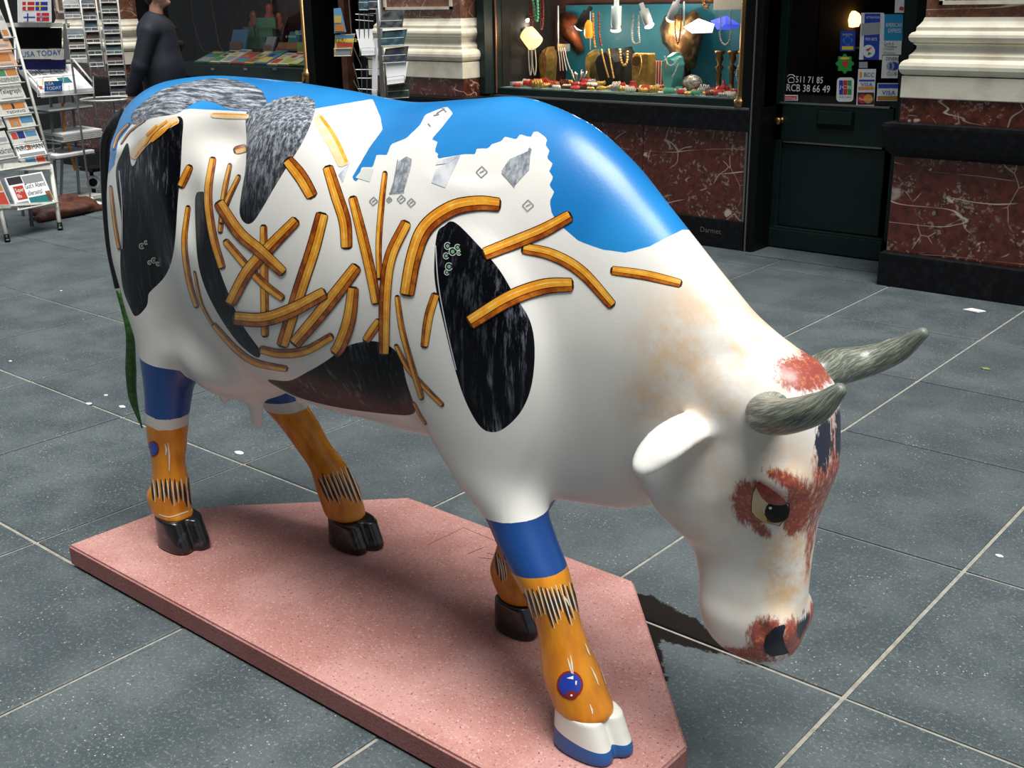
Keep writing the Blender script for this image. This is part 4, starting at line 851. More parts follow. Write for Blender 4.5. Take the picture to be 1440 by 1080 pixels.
# coiled strings and small trinkets lying on the deck
GR = [('coral red bead coil lying on the display deck', m_coral, 'coral bead coils'), ('gold bead coil lying on the display deck', m_gold, 'gold bead coils'), ('cream pearl coil lying on the display deck', m_pearl, 'pearl coils'), ('silver trinket coil lying on the display deck', m_silver, 'silver coils'), ('dark garnet bead coil lying on the display deck', m_garnet, 'garnet coils'), ('green bead coil lying on the display deck', m_jade, 'green bead coils')]
protos = {}
def coil_proto(i):
    if i not in protos:
        pts = [((.030-.0035*(a/6.28))*math.cos(a), (.030-.0035*(a/6.28))*math.sin(a), .0075+.0028*a/6.28) for a in np.linspace(0, 12.5, 34)]
        o = beads('bead_coil', pts, .0068, GR[i][1]); COL.objects.unlink(o); protos[i] = o
    return protos[i]
seq = [0, 0, 0, 2, 0, 3, 0, 4, 1, 1, 3, 1, 2, 1, 1, 2, 5, 0, 1, 5, 4, 0, 3, 2, 4, 1, 0, 3, 2, 3, 5, 3, 2, 1, 4, 3, 2, 0, 3, 1, 3, 2, 5, 3, 1, 2]
n = 0
for row, Yr in enumerate((6.81, 6.89, 6.98, 7.09)):
    for x_ in np.linspace(730, 1036, 24):
        if row == 0 and x_ < 830 and n % 2: n += 1; continue
        P = jp(x_+random.uniform(-5, 5), 115, Yr)
        if P[0] > -3.80: continue
        i = seq[n % len(seq)] if x_ > 830 else (0, 0, 1, 4, 2)[n % 5]
        src = coil_proto(i); o = src.copy(); COL.objects.link(o); o.location = (P[0], Yr+random.uniform(-.015, .015), DZ+.001+(.022 if -5.25 < P[0] < -4.98 and 6.83 < Yr < 7.0 else 0)); s_ = random.uniform(.8, 1.3); o.scale = (s_, s_, s_*random.uniform(1.1, 2.8)); o.rotation_euler.z = random.uniform(0, 6)
        zone = [(745, 'under the yellow shade'), (775, 'below the tall golden stand'), (800, 'below the silver holder'), (836, 'by the wooden tray'), (868, 'before the black bust'), (888, 'before the narrow bust'), (912, 'before the gold jewel box'), (932, 'before the red ring box'), (960, 'before the turquoise bust'), (990, 'by the shell box'), (1015, 'by the left candlestick'), (2000, 'by the window column')]
        zn = next(t_ for q_, t_ in zone if x_ < q_)
        tag(o, GR[i][0].split(' lying')[0]+', '+('at the front edge', 'in the second row', 'in the third row', 'at the back')[row]+' '+zn, 'beads', GR[i][2]); n += 1
for o in protos.values(): bpy.data.objects.remove(o)
by = {}
for o in COL.objects:
    if o.get('category') == 'beads': by.setdefault(o['label'], []).append(o)
for lb, L_ in by.items():
    if len(L_) > 1:
        L_.sort(key=lambda o: o.location.x)
        for i_, o in enumerate(L_): o['label'] = ('left-hand ' if i_ == 0 else 'right-hand ' if i_ == len(L_)-1 else 'middle ')+lb
for x_, Yr, pw in ((-5.3, 6.95, 2.5), (-4.6, 6.95, 3.), (-4.05, 6.95, 3.)):
    ld = bpy.data.lights.new('display_lamp', 'POINT'); ld.energy = pw*2.6; ld.color = (1, .9, .75); ld.shadow_soft_size = .05; lo_ = bpy.data.objects.new('display_lamp', ld); COL.objects.link(lo_); lo_.location = (x_, Yr, 1.95)
ld = bpy.data.lights.new('display_lamp', 'POINT'); ld.energy = 4.5; ld.color = (1, .9, .8); ld.shadow_soft_size = .05; lo_ = bpy.data.objects.new('display_lamp', ld); COL.objects.link(lo_); lo_.location = (-8.9, 7.0, 2.0)
# ================= PERSON =================
def blob(name, prims, lo, hi, rs, m, O, fx, parent, k0=.03):
    lo = np.array(lo, float); hi = np.array(hi, float); n = np.ceil((hi-lo)/rs).astype(int)+1
    ax = [lo[i]+rs*np.arange(n[i]) for i in range(3)]; F = np.full(n, 1., np.float32)
    for p in prims:
        typ, a, b, r = p[:4]; k = p[4] if len(p) > 4 else k0
        a = np.array(a, float); b = np.array(b, float)
        if typ == 'c': l_, h_ = np.minimum(a, b)-max(r)-k-.02, np.maximum(a, b)+max(r)+k+.02
        else: l_, h_ = a-b-k-.02, a+b+k+.02
        s = tuple(slice(max(0, int((l_[i]-lo[i])/rs)), max(0, int((h_[i]-lo[i])/rs)+2)) for i in range(3))
        X, Y, Z = ax[0][s[0]][:, None, None], ax[1][s[1]][None, :, None], ax[2][s[2]][None, None, :]
        if 0 in (X.size, Y.size, Z.size): continue
        f = f_cone(X, Y, Z, a, b, r[0], r[1]) if typ == 'c' else f_ell(X, Y, Z, a, b)
        F[s] = smin(F[s], f.astype(np.float32), k) if (len(p) < 6) else smax(F[s], -f.astype(np.float32), k)
    v, q = surface_nets(F, lo, rs)
    fx = np.array(fx); sd_ = np.array([fx[1], -fx[0], 0])
    Wd = np.array(O)+v[:, :1]*fx+v[:, 1:2]*sd_+v[:, 2:3]*Z0
    o = meshobj(name, Wd, q, m, None, True); recalc(o); recenter(o, tuple(Wd.mean(0))); put(o, parent); return o
PO_ = np.array([-9.02, 5.90, 0]); FX = np.array([.80, .60, 0])
man = empty('person', tuple(PO_), label='person in dark navy jacket standing before the bookshop window, arm hanging', cat='person')
m_skin = mat('skin', (.45, .22, .14), .5, noise=(30, (.52, .27, .18), .4, .6)); m_jacket = mat('navy_jacket', (.003, .005, .012), .75, noise=(12, (.005, .008, .019), .4, .6)); m_trous = mat('dark_trousers', (.012, .012, .016), .8); m_hair = mat('dark_hair', (.02, .012, .008), .6); m_shirt = mat('cream_collar', (.45, .40, .28), .7); m_shoe = mat('black_leather', (.008, .008, .008), .35)
pr = [('e', (.03, 0, 1.73), (.092, .072, .105), None), ('c', (.055, 0, 1.68), (.065, 0, 1.645), (.05, .035)), ('c', (.115, 0, 1.715), (.122, 0, 1.695), (.014, .018), .02), ('c', (.105, .0, 1.655), (.108, 0, 1.65), (.022, .02), .02),
      ('e', (.02, .074, 1.71), (.020, .010, .032), None, .01), ('e', (.02, -.074, 1.71), (.020, .010, .032), None, .01),
      ('e', (.105, .030, 1.735), (.012, .014, .010), None, .01, '-'), ('e', (.105, -.030, 1.735), (.012, .014, .010), None, .01, '-'), ('e', (.118, 0, 1.672), (.010, .024, .004), None, .008, '-'),
      ('c', (-.005, 0, 1.62), (-.02, 0, 1.46), (.056, .065)), ('c', (-.02, 0, 1.40), (0, 0, 1.02), (.13, .12)), ('c', (0, .08, .93), (0, .09, .12), (.09, .045)), ('c', (0, -.08, .93), (0, -.09, .12), (.09, .045))]
for sg, ex, wx in ((1, -.12, -.225), (-1, -.02, .05)):
    sh = (-.02, .18*sg, 1.42); el = (ex, .235*sg, 1.13); wr = (wx, .225*sg, .92); hd = (wx-.012, .222*sg, .86)
    pr += [('c', sh, el, (.05, .042)), ('c', el, wr, (.040, .028)), ('c', wr, hd, (.026, .030), .02), ('e', (wx-.012, .222*sg, .845), (.040, .017, .045), None, .015)]
    for q, (dx, L) in enumerate(((-.032, .058), (-.012, .072), (.009, .076), (.029, .068))):
        a = np.array((wx-.012+dx, .222*sg, .815)); b = a+(.006+.004*q, -.004*sg, -L*.5); c_ = b+(.014, -.012*sg, -L*.42)
        pr += [('c', a, b, (.0095, .0088), .004), ('c', b, c_, (.0088, .0075), .004)]
    a = np.array((wx+.022, .222*sg, .87)); b = a+(.026, -.006*sg, -.03); c_ = b+(.006, -.010*sg, -.032)
    pr += [('c', a, b, (.012, .010), .008), ('c', b, c_, (.010, .008), .004)]
blob('body', pr, (-.34, -.34, .05), (.34, .34, 1.86), .0065, m_skin, PO_, FX, man)
blob('hair', [('e', (.0, 0, 1.765), (.102, .084, .088), None), ('e', (-.045, 0, 1.70), (.055, .072, .075), None), ('e', (.11, 0, 1.70), (.06, .09, .065), None, .02, '-')], (-.14, -.12, 1.58), (.15, .12, 1.88), .008, m_hair, PO_, FX, man)
jk = [('c', (-.03, 0, 1.40), (-.01, 0, 1.10), (.165, .185), .06), ('c', (-.01, 0, 1.10), (0, 0, .88), (.185, .19), .05), ('c', (-.03, .12, 1.43), (-.03, -.12, 1.43), (.085, .085), .05), ('c', (-.035, 0, 1.52), (-.04, 0, 1.46), (.072, .10), .05)]
for sg, ex, wx in ((1, -.12, -.225), (-1, -.02, .05)): jk += [('c', (-.03, .175*sg, 1.41), (ex, .24*sg, 1.13), (.082, .070), .03), ('c', (ex, .24*sg, 1.13), (wx, .225*sg, .925), (.068, .050), .02)]
blob('jacket', jk, (-.40, -.40, .66), (.40, .40, 1.62), .011, m_jacket, PO_, FX, man)
blob('trousers', [('c', (0, .085, .86), (.01, .10, .10), (.105, .075)), ('c', (0, -.085, .86), (.0, -.10, .10), (.105, .075)), ('c', (0, .06, .9), (0, -.06, .9), (.12, .12))], (-.25, -.3, .0), (.25, .3, 1.06), .012, m_trous, PO_, FX, man)
for sg in (1, -1): blob('shoe', [('c', (-.05, .10*sg, .045), (.14, .115*sg, .036), (.042, .034)), ('c', (-.01, .10*sg, .09), (-.02, .10*sg, .05), (.045, .045))], (-.14, sg*.10-.09, 0.003), (.24, sg*.10+.09, .16), .009, m_shoe, PO_, FX, man)
mb = MB()
for a in np.linspace(-2.6, 2.6, 15)[:-1]: pass
ring = [PO_+FX*(.075*math.cos(a)-.015)+np.array([FX[1], -FX[0], 0])*.068*math.sin(a)+Z0*(1.515-.03*math.cos(a)) for a in np.linspace(0, 2*math.pi, 22)]
mb.tube(ring, .019, 8); mb.build('shirt_collar', m_shirt, man, True)

# ================= LEFT: NEWS STANDS =================
m_frame = mat('white_tube_frame', (.55, .55, .50), .45, noise=(30, (.42, .42, .38), .5, .7)); m_gframe = mat('grey_tube_frame', (.26, .27, .27), .4, .5); m_rub = m_black
m_news = mat('newsprint', (.50, .50, .47), .8, noise=(35, (.42, .42, .40), .45, .65)); m_newsw = mat('bright_paper', (.80, .80, .80), .7); m_grey = mat('print_text_grey', (.18, .18, .18), .8)
NA = np.array([.975, .22, 0]); NA /= np.linalg.norm(NA); RA = np.array([-NA[1], NA[0], 0]); lean = math.radians(22)
NT_ = NA*math.cos(lean)+Z0*math.sin(lean); PA = onz(48, 333, 0.)
UA = np.cross(NT_, RA); UA = UA if UA[2] > 0 else -UA
def pa(x, y, off=0.): return onpl(x, y, PA+NT_*off, NT_)
rackA = empty('news_rack', tuple(PA+(-.25, -.05, 0)), label='white sloping newspaper rack at far left full of dailies', cat='rack')
mb = MB()
for f_, t_ in (((11, 341), (-14, 232)), ((85, 324), (71, 232))):
    a = pa(*f_, -.02); b = pa(*t_, -.02); mb2 = MB(); mb2.tube([a+Z0*.012, b], .017, 10); mb2.build('leg', m_frame, rackA, True)
    mb2 = MB(); mb2.tube([a-UA*0+Z0*.002, a+(b-a)/np.linalg.norm(b-a)*.05+Z0*.01], .020, 10); mb2.build('rubber_foot', m_rub, rackA, True)
for f_, t_ in (((71, 232), (5, -10)),):
    mb2 = MB(); mb2.tube([pa(*f_, -.02), pa(*t_, -.06)], .012, 8); mb2.build('side_rail', m_frame, rackA, True)
for f_, h_ in (((45, 318), (30, 180)), ((8, 320), (-30, 180))):
    g0 = onz(*f_, 0.); mb2 = MB(); mb2.tube([g0, pa(h_[0], h_[1], -.08)], .016, 8); mb2.build('rear_leg', m_gframe, rackA, True)
TI = [ # x0,x1,ytop,ybot,label,prints
 (-10, 13, 243, 289, 'orange and red front page at lowest left of the news rack', [(0, .0, .9, .4, pr_), (0, .45, .9, .75, po_), (0, .8, .9, .95, pr_)], None),
 (14, 76, 241, 287, 'white tabloid with big black headline at the bottom of the rack', [(.03, .76, .40, .98, pdk), (.10, .28, .36, .70, pr_), (.42, .72, .95, .96, pgr), (.38, .04, .95, .30, pt), (.86, .10, .99, .40, pbr), (.03, .03, .34, .22, pgr)], ("Gut'n Abend\nallerseits!", .40, .36, .55, .36)),
 (-10, 66, 219, 231, 'folded paper with red box just above the bottom tabloid', [(.60, .15, .80, .9, ps), (.82, .1, .99, .9, pr_), (.1, .2, .5, .8, pgr)], None),
 (22, 66, 199, 219, 'white broadsheet with NRC masthead on the third tier', [(.05, .05, .95, .28, pgr), (.42, .50, .54, .85, po_)], ('NRC  HAN', .06, .48, .9, .38)),
 (-10, 21, 203, 223, 'white broadsheet with bold black masthead left of the NRC paper', [(.1, .02, .95, .22, pgr)], ('Volkskrant', .02, .35, .96, .45)),
 (14, 57, 180, 201, 'newspaper with red and blue boxes on the fourth tier', [(.06, .38, .26, .8, pr_), (.28, .38, .52, .85, pn), (.56, .45, .95, .8, ps), (.4, .05, .95, .18, pgr)], None),
 (-10, 13, 185, 203, 'grey newspaper at left end of the fourth tier', [(.3, .2, .9, .5, pgr), (.1, .6, .5, .9, ps)], None),
 (8, 51, 161, 179, 'newspaper with orange picture and blue box on the fifth tier', [(.12, .15, .48, .85, po_), (.52, .35, .95, .85, ps), (.2, .25, .40, .5, pc_)], None),
 (-10, 7, 163, 181, 'pale newspaper at left end of the fifth tier', [(.2, .2, .8, .6, pgr)], None),
 (-5, 42, 142, 161, 'newspaper with a wide orange photo strip on the sixth tier', [(.18, .45, .92, .85, po_), (.50, .45, .58, .85, pdk)], ('TIJDING', .25, .10, .62, .22)),
 (-5, 37, 118, 141, 'cream broadsheet with old black-letter masthead', [(.1, .12, .9, .18, pgr)], ('Telegraph', .12, .35, .78, .35)),
 (-5, 30, 96, 118, 'newspaper with green and orange pictures above its title', [(.05, .50, .45, .9, pg), (.50, .50, .95, .9, po_)], ('INDEPENDENT', .05, .12, .9, .25)),
 (-5, 25, 71, 95, 'salmon pink financial newspaper on the upper tier', [(.10, .35, .75, .8, po_), (.1, .1, .8, .2, pgr)], None),
 (-5, 18, 56, 71, 'plain grey folded newspaper above the pink one', [(.2, .3, .8, .5, pgr)], None),
 (-5, 15, -8, 55, 'tall pale blue-white newspaper at top left corner', [(.1, .05, .75, .18, po_), (.1, .4, .9, .5, pgr)], None)]
m_pink = mat('salmon_newsprint', (.55, .33, .22), .8)
for n, (x0, x1, y0, y1, lb, prt, ttl) in enumerate(TI):
    sk = (y1-y0)*.16
    off = .012+.004*(n % 2)
    C = pa(x0+sk*1.1, y1, off); D = pa(x1+sk*.2, y1-2, off); E_ = pa(x1-sk*.5, y0-2, off)
    wd = abs((D-C)@RA); hh = abs((E_-D)@UA)
    C = D-RA*wd
    ut = UA*math.cos(.12)+NT_*-math.sin(.12)*0
    mb = MB(); mb.prism([C, C+RA*wd, C+RA*wd+UA*hh, C+UA*hh], -NT_*.012); o = mb.build('newspaper', m_pink if 'pink' in lb else (m_newsw if n in (1, 3) else m_news)); tag(o, lb, 'newspaper')
    nrm = np.cross(RA, UA); sgn = 1 if nrm@NT_ > 0 else -1
    for (a, b, c_, d, mm) in prt:
        P_ = [C+RA*wd*a+UA*hh*b, C+RA*wd*c_+UA*hh*b, C+RA*wd*c_+UA*hh*d, C+RA*wd*a+UA*hh*d]; mb = MB(); mb.prism([p+NT_*.0005 for p in P_], NT_*.0008); mb.build('printed_block', mm, o)
    if ttl: text(ttl[0], m_ink, C+RA*wd*ttl[1]+UA*hh*ttl[2]+NT_*.001, RA, UA, wd*ttl[3], o, 'lettering', hh*ttl[4])
    if n == 1:
        text('Super\nIllu', m_pw, C+RA*wd*.12+UA*hh*.34+NT_*.002, RA, UA, wd*.22, o, 'lettering', hh*.30)
    # shelf lip under each tier
    if x1 > 20 or n > 9:
        mb = MB(); mb.tube([C-UA*.004+NT_*.016-RA*.02, C-UA*.004+NT_*.016+RA*(wd+.015)], .006, 6); mb.build('shelf_rail', m_frame, rackA, True)
a = pa(-10, 294, .01); b = pa(80, 289, .01); mb = MB(); mb.prism([a, b, b+Z0*.03, a+Z0*.03], -NT_*.05); mb.build('bottom_shelf', m_frame, rackA)
a = pa(5, 240, .02); b = pa(73, 238, .02); mb = MB(); mb.prism([a, b, pa(69, 227, .02), pa(6, 230, .02)], -NT_*.015); mb.build('top_bar', m_frame, rackA)
a = pa(62, 288, .02); mb = MB(); mb.prism([pa(16, 290, .028), pa(79, 286, .028), pa(79, 283, .028), pa(16, 287, .028)], -NT_*.01); mb.build('holder_lip', m_frame, rackA)

# --- second stand ---
PB = onz(92, 292, 0.); NB = NA
RBx = RA
def pb(x, y, off=0.): return onpl(x, y, PB+NB*off, NB)
stB = empty('news_stand', tuple(PB), label='grey tubular newspaper stand with tilted tray and low shelves', cat='stand')
for (x0, y0, x1, y1) in ((20, 35, 30, 285), (92, 35, 86, 272), (101, 135, 111, 268), (71, 135, 80, 285)):
    a, b = pb(x0, y0, -.1 if x0 in (101, 92) else 0), pb(x1, y1, -.1 if x0 in (101, 92) else 0); b[2] = max(0.0, b[2]); mb = MB(); mb.tube([a, b, (b[0], b[1], 0.0)], .013, 8); mb.build('post', m_gframe, stB, True)
def pq(name, px, m, parent, off=0., th=.01): mb = MB(); mb.prism([pb(x, y, off) for x, y in px], -NB*th); return mb.build(name, m, parent)
pq('top_shelf', R4(17, 32, 88, 38), m_frame, stB, .02, .12); pq('dark_panel', R4(22, 39, 87, 68), m_black, stB, -.06); pq('grey_side', R4(90, 33, 98, 84), m_gframe, stB, -.03); pq('blue_strip', R4(28, 84, 92, 98), mat('deep_blue_strip', (.01, .015, .12), .5), stB, -.04)
sg_ = pq('name_sign', R4(25, 69, 90, 83), m_frame, stB, .0, .015)
text('USA TODAY', m_blueink, pb(31, 80.5, .002), RBx, Z0, np.linalg.norm(pb(87, 80, 0)-pb(31, 80, 0)), sg_, 'lettering', (pb(31, 72, 0)-pb(31, 80.5, 0))[2]*.92)
fs_ = quadobj('flag_sheet', R4(25, -6, 72, 31.5, .8), PB+NB*.05, NB, .006, m_newsw, None, label='white sheet printed with four Nordic flags atop the grey stand', cat='sheet')
def flag(x0, y0, x1, y1, bgm, cm, im=None):
    def q(nm, a, m, off): mb = MB(); mb.prism([pb(x, y, .05+off) for x, y in R4(*a)], -NB*.0008); mb.build(nm, m, fs_)
    q('flag_field', (x0, y0, x1, y1), bgm, .002); w_ = x1-x0; h_ = y1-y0
    q('flag_cross', (x0+w_*.30, y0, x0+w_*.42, y1), cm, .003); q('flag_cross', (x0, y0+h_*.42, x1, y0+h_*.58), cm, .0032)
    if im: q('flag_cross', (x0+w_*.335, y0, x0+w_*.385, y1), im, .004); q('flag_cross', (x0, y0+h_*.47, x1, y0+h_*.53), im, .0042)
flag(31.5, 2.5, 48.5, 14.5, m_pr, m_pw); flag(50, 2.5, 67, 14.5, m_pb, m_py); flag(33, 18.5, 49.5, 30, m_pw, m_pb); flag(51.5, 18, 69, 29.5, m_pr, m_pw, m_pb)
# tilted tray with the weekly
zc_ = pb(57, 132)[2]
TP = [(57, 131), (131, 124), (100, 90), (28, 97)]
P4 = [pb(57, 131, .16), pb(131, 124, .16), None, None]
zb = pb(60, 131, .16)[2]; 
A_ = pb(57, 131, .16); B_ = pb(131, 124, .16); B_ = A_+RBx*((B_-A_)@RBx)
# back edge on a plane set further back
Cb = pb(100, 90, -.14); Db = Cb-RBx*np.linalg.norm(B_-A_)
mb = MB(); mb.prism([A_-Z0*.03, B_-Z0*.03, Cb-Z0*.03, Db-Z0*.03], -Z0*.008); mb.build('tray', m_frame, stB)
for q_ in ((A_, Db), (B_, Cb)):
    mb = MB(); mb.tube([q_[0]+Z0*.05, q_[1]+Z0*.07], .008, 6); mb.build('tray_arm', m_wwire, stB, True)
UT = (Cb-B_); LT = np.linalg.norm(UT); UT /= LT; NTt = np.cross(RBx, UT); WT = np.linalg.norm(B_-A_)
mb = MB(); mb.prism([A_-Z0*.027, B_-Z0*.027, Cb-Z0*.027, Db-Z0*.027], Z0*.028); zt_ = mb.build('newspaper', m_newsw); tag(zt_, 'thick white weekly newspaper lying on the tilted tray', 'newspaper')
text('DIE ZEIT', m_grey, A_+RBx*WT*.12+UT*LT*.66+NTt*.002, RBx, UT, WT*.72, zt_, 'lettering', LT*.20)
for (a, b, c_, d, mm) in ((.50, .28, .72, .50, pt), (.05, .60, .10, .80, pgr), (.10, .55, .9, .56, pdk), (.05, .12, .12, .26, pr_), (.14, .30, .46, .50, pc_)):
    mb = MB(); mb.prism([A_+RBx*WT*x+UT*LT*y+NTt*.0015 for x, y in ((a, b), (c_, b), (c_, d), (a, d))], NTt*.001); mb.build('printed_block', mm, zt_)
card = MB(); cq = [pb(63, 129, .175), pb(88, 128, .175), pb(87.5, 113.5, .175), pb(63, 114.5, .175)]; card.prism(cq, -NB*.006); cd_ = card.build('name_card', mat('card_blue', (.015, .09, .30), .5)); tag(cd_, 'small blue name card clipped to the front of the tray', 'sign')
text('USA\nTODAY', m_pw, pb(65.5, 127, .177), RBx, Z0, np.linalg.norm(pb(86, 127, 0)-pb(65.5, 127, 0)), cd_, 'lettering', (pb(65, 116, 0)-pb(65, 127, 0))[2])
mb = MB()
for a, b in (((60, 108), (60, 132)), ((89, 107), (90, 130)), ((60, 108), (89, 107)), ((52, 113), (53, 136)), ((53, 136), (131, 131)), ((131, 107), (132, 131)), ((97, 120), (97, 133))): mb.tube([pb(*a, .18), pb(*b, .18)], .0035, 5)
mb.build('wire_holder', m_wwire, stB)
for (xa, ya, xb, yb, dep, nm) in ((60, 158, 128, 155, .26, 'shelf'), (83, 201, 145, 198, .26, 'shelf'), (74, 224, 133, 211, .30, 'shelf'), (84, 285, 146, 270, .34, 'base_shelf')):
    a = pb(xa, ya, .10); b = pb(xb, yb, .10); wd = (b-a)@RBx; a2 = a; mb = MB(); b2 = a+RBx*wd
    mb.prism([a2, b2, b2-NB*dep, a2-NB*dep], -Z0*(.012 if nm == 'shelf' else .03)); mb.build(nm, m_frame if nm == 'base_shelf' else m_gframe, stB)
    if nm == 'shelf':
        for q in range({158: 1, 201: 5, 224: 2}[ya]):
            jx = random.uniform(-.02, .02); h0 = .002+q*.014
            mb = MB(); mb.prism([a2+RBx*(.03+jx)+Z0*h0+NB*.02, b2-RBx*(.01-jx)+Z0*h0+NB*.02, b2-RBx*(.01-jx)+Z0*(h0+.02)-NB*(dep-.03), a2+RBx*(.03+jx)+Z0*(h0+.02)-NB*(dep-.03)], Z0*.011)
            o = mb.build('newspaper', m_newsw if q == {158: 0, 201: 4, 224: 1}[ya] else m_news)
            tag(o, 'thin white paper lying on the upper low shelf of the grey stand' if ya == 158 else (['lowest', 'second lowest', 'middle', 'second from top', 'topmost white'][q]+' paper in the stack on the middle shelf' if ya == 201 else ['lower', 'upper'][q % 2]+' paper lying on the lowest wire shelf'), 'newspaper')
mb = MB(); mb.tube([pb(88, 145, .02), pb(90, 180, .03), pb(106, 240, .05)], .012, 6); mb.build('orange_strut', mat('orange_wood', (.45, .17, .03), .6), stB)
# brown sack under the base shelf
S0 = onz(108, 306, 0.); 
blob('brown_sack', [('e', (0, 0, .06), (.20, .30, .055), None), ('e', (.02, .16, .07), (.15, .18, .05), None), ('e', (-.02, -.16, .055), (.14, .16, .05), None), ('e', (.03, .02, .12), (.06, .16, .05), None), ('e', (-.06, .14, .12), (.08, .06, .05), None), ('c', (.14, -.30, .02), (.10, .34, .03), (.03, .035)), ('c', (-.02, -.26, .08), (.06, .28, .11), (.03, .02))], (-.3, -.45, .004), (.3, .45, .18), .016, mat('brown_tarpaulin', (.05, .014, .008), .6, noise=(14, (.10, .03, .014), .4, .65), bump=(30, .8)), S0+np.array((-.22, .02, 0)), tuple(NA), None)
sk_ = bpy.data.objects['brown_sack']; tag(sk_, 'reddish brown tarpaulin bundle lying under the grey stand', 'bundle')
# trolley wheel
tw = empty('trolley', tuple(onz(134, 278, 0.)), label='black trolley with white castor wheel behind the cow rump', cat='trolley')
P = onz(134, 278, 0.); mb = MB(); mb.lathe(P+np.array((0, 0, .14)), [(.055, -.02), (.06, 0), (.055, .02)], 16, ax=(.85, -.5, 0)); mb.build('castor_wheel', m_pw, tw, True); mb = MB(); mb.lathe(P+np.array((.012, -.008, .14)), [(.042, 0), (.03, .016)], 14, ax=(.85, -.5, 0)); mb.build('hub', m_black, tw, True)
mb = MB(); mb.box(P+np.array((-.12, -.05, .24)), P+np.array((.10, .35, .27))); mb.build('platform', m_black, tw); mb = MB(); mb.box(P+np.array((-.03, -.01, .0)), P+np.array((-.01, .02, .25))); mb.build('leg', m_black, tw)

# --- postcard towers behind the stands ---
cardm = [mat('postcard_%d' % i, c, .3, noise=(22, c2, .42, .6)) for i, (c, c2) in enumerate([((.008, .010, .014), (.10, .09, .07)), ((.012, .05, .07), (.06, .12, .13)), ((.07, .022, .010), (.01, .01, .01)), ((.015, .035, .02), (.01, .01, .012)), ((.08, .085, .09), (.012, .012, .012)), ((.01, .025, .06), (.09, .07, .04))])]
def tower(label, Yp, xt, xb, ytop, ybot, wpx, step, pole_to, grp, skip=()):
    """column of tilted wire pockets holding cards; xt, xb = left edge at top and bottom"""
    P0 = ony((xt+xb)/2, (ytop+ybot)/2, Yp); d = ray((xt+xb)/2+wpx/2, 60); N_ = -np.array([d[0], d[1], 0]); N_ /= np.linalg.norm(N_); R_ = np.array([-N_[1], N_[0], 0])
    g0 = P0-N_*.11; t = empty('postcard_stand', (g0[0], g0[1], 0), label=label, cat='stand')
    mb = MB(); mb.tube([(g0[0], g0[1], 0), (g0[0], g0[1], 2.0)], .009, 8); mb.build('pole', m_gframe, t, True)
    mb = MB(); mb.lathe((g0[0], g0[1], 0), [(.12, 0), (.12, .02), (.03, .05), (.02, .08)], 16); mb.build('foot', m_wwire, t, True)
    y = ytop; n = 0
    while y+step <= ybot+1:
        f = (y-ytop)/(ybot-ytop); x = xt+(xb-xt)*f; yb = y+step*.86
        A = onpl(x+1.5, yb, P0, N_); B = onpl(x+wpx+1.5, yb-1, P0, N_); T_ = onpl(x, y, P0, N_); wd = (B-A)@R_; hh = T_[2]-A[2]
        U_ = Z0*hh-N_*.035
        mb = MB(); 
        for q in (0., .5, 1.): mb.tube([A+R_*wd*q+N_*.006-Z0*.006, A+R_*wd*q+U_*.30+N_*.010], .0020, 4)
        mb.tube([A-Z0*.006+N_*.006, A+R_*wd-Z0*.006+N_*.006], .0032, 4); mb.tube([A+U_*.30+N_*.010, A+R_*wd+U_*.30+N_*.010], .0020, 4)
        mb.tube([A-Z0*.006+N_*.006, A-Z0*.006-N_*.07], .003, 4); mb.tube([A+R_*wd-Z0*.006+N_*.006, A+R_*wd-Z0*.006-N_*.07], .003, 4)
        mb.build('wire_pocket', m_wwire, t)
        if n not in skip:
            mb = MB(); mb.prism([A, A+R_*wd, A+R_*wd+U_, A+U_], -N_*.006); o = mb.build('postcard', cardm[(n*7+int(xt)) % 6]); tag(o, 'small %s postcard, %s visible down the %s' % (['dark', 'blue-green', 'brown', 'green', 'grey', 'blue'][(n*7+int(xt)) % 6], ['first', 'second', 'third', 'fourth', 'fifth', 'sixth', 'seventh', 'eighth', 'ninth', 'tenth', 'eleventh', 'twelfth'][n], grp[0]), 'postcard', grp[1])
        y += step; n += 1
    for q in (0, 1):
        a = onpl(xt+wpx*q*1.08, ytop-4, P0, N_)-N_*.03; b = onpl(xb+wpx*q*1.08, ybot+2, P0, N_)-N_*.03; mb = MB(); mb.tube([a, b], .007, 6); mb.build('side_rail', m_wwire, t, True)
    return t
tower('white wire postcard tower nearest the grey stand', 5.0, 88, 101, -2, 90, 22, 14.3, 0, ('tower beside the grey stand', 'postcards beside the grey stand'), (2,))
t2 = tower('middle white wire postcard tower with dark cards', 5.35, 113, 128, -4, 98, 19, 16.5, 0, ('middle wire tower', 'postcards in the middle tower'))
t3 = tower('right white wire postcard tower beside the person', 5.75, 140, 157, -10, 139, 22, 14.6, 0, ('tower beside the person', 'postcards beside the person'))
m_lite = mat('pale_card_back', (.55, .57, .58), .6)
P = ony(150, 139, 5.5); mb = MB(); mb.tube([P+np.array(((.22*math.cos(a)), .22*math.sin(a), 0)) for a in np.linspace(0, 2*math.pi, 30)], .009, 6); mb.build('bottom_ring', m_wwire, t2, True)

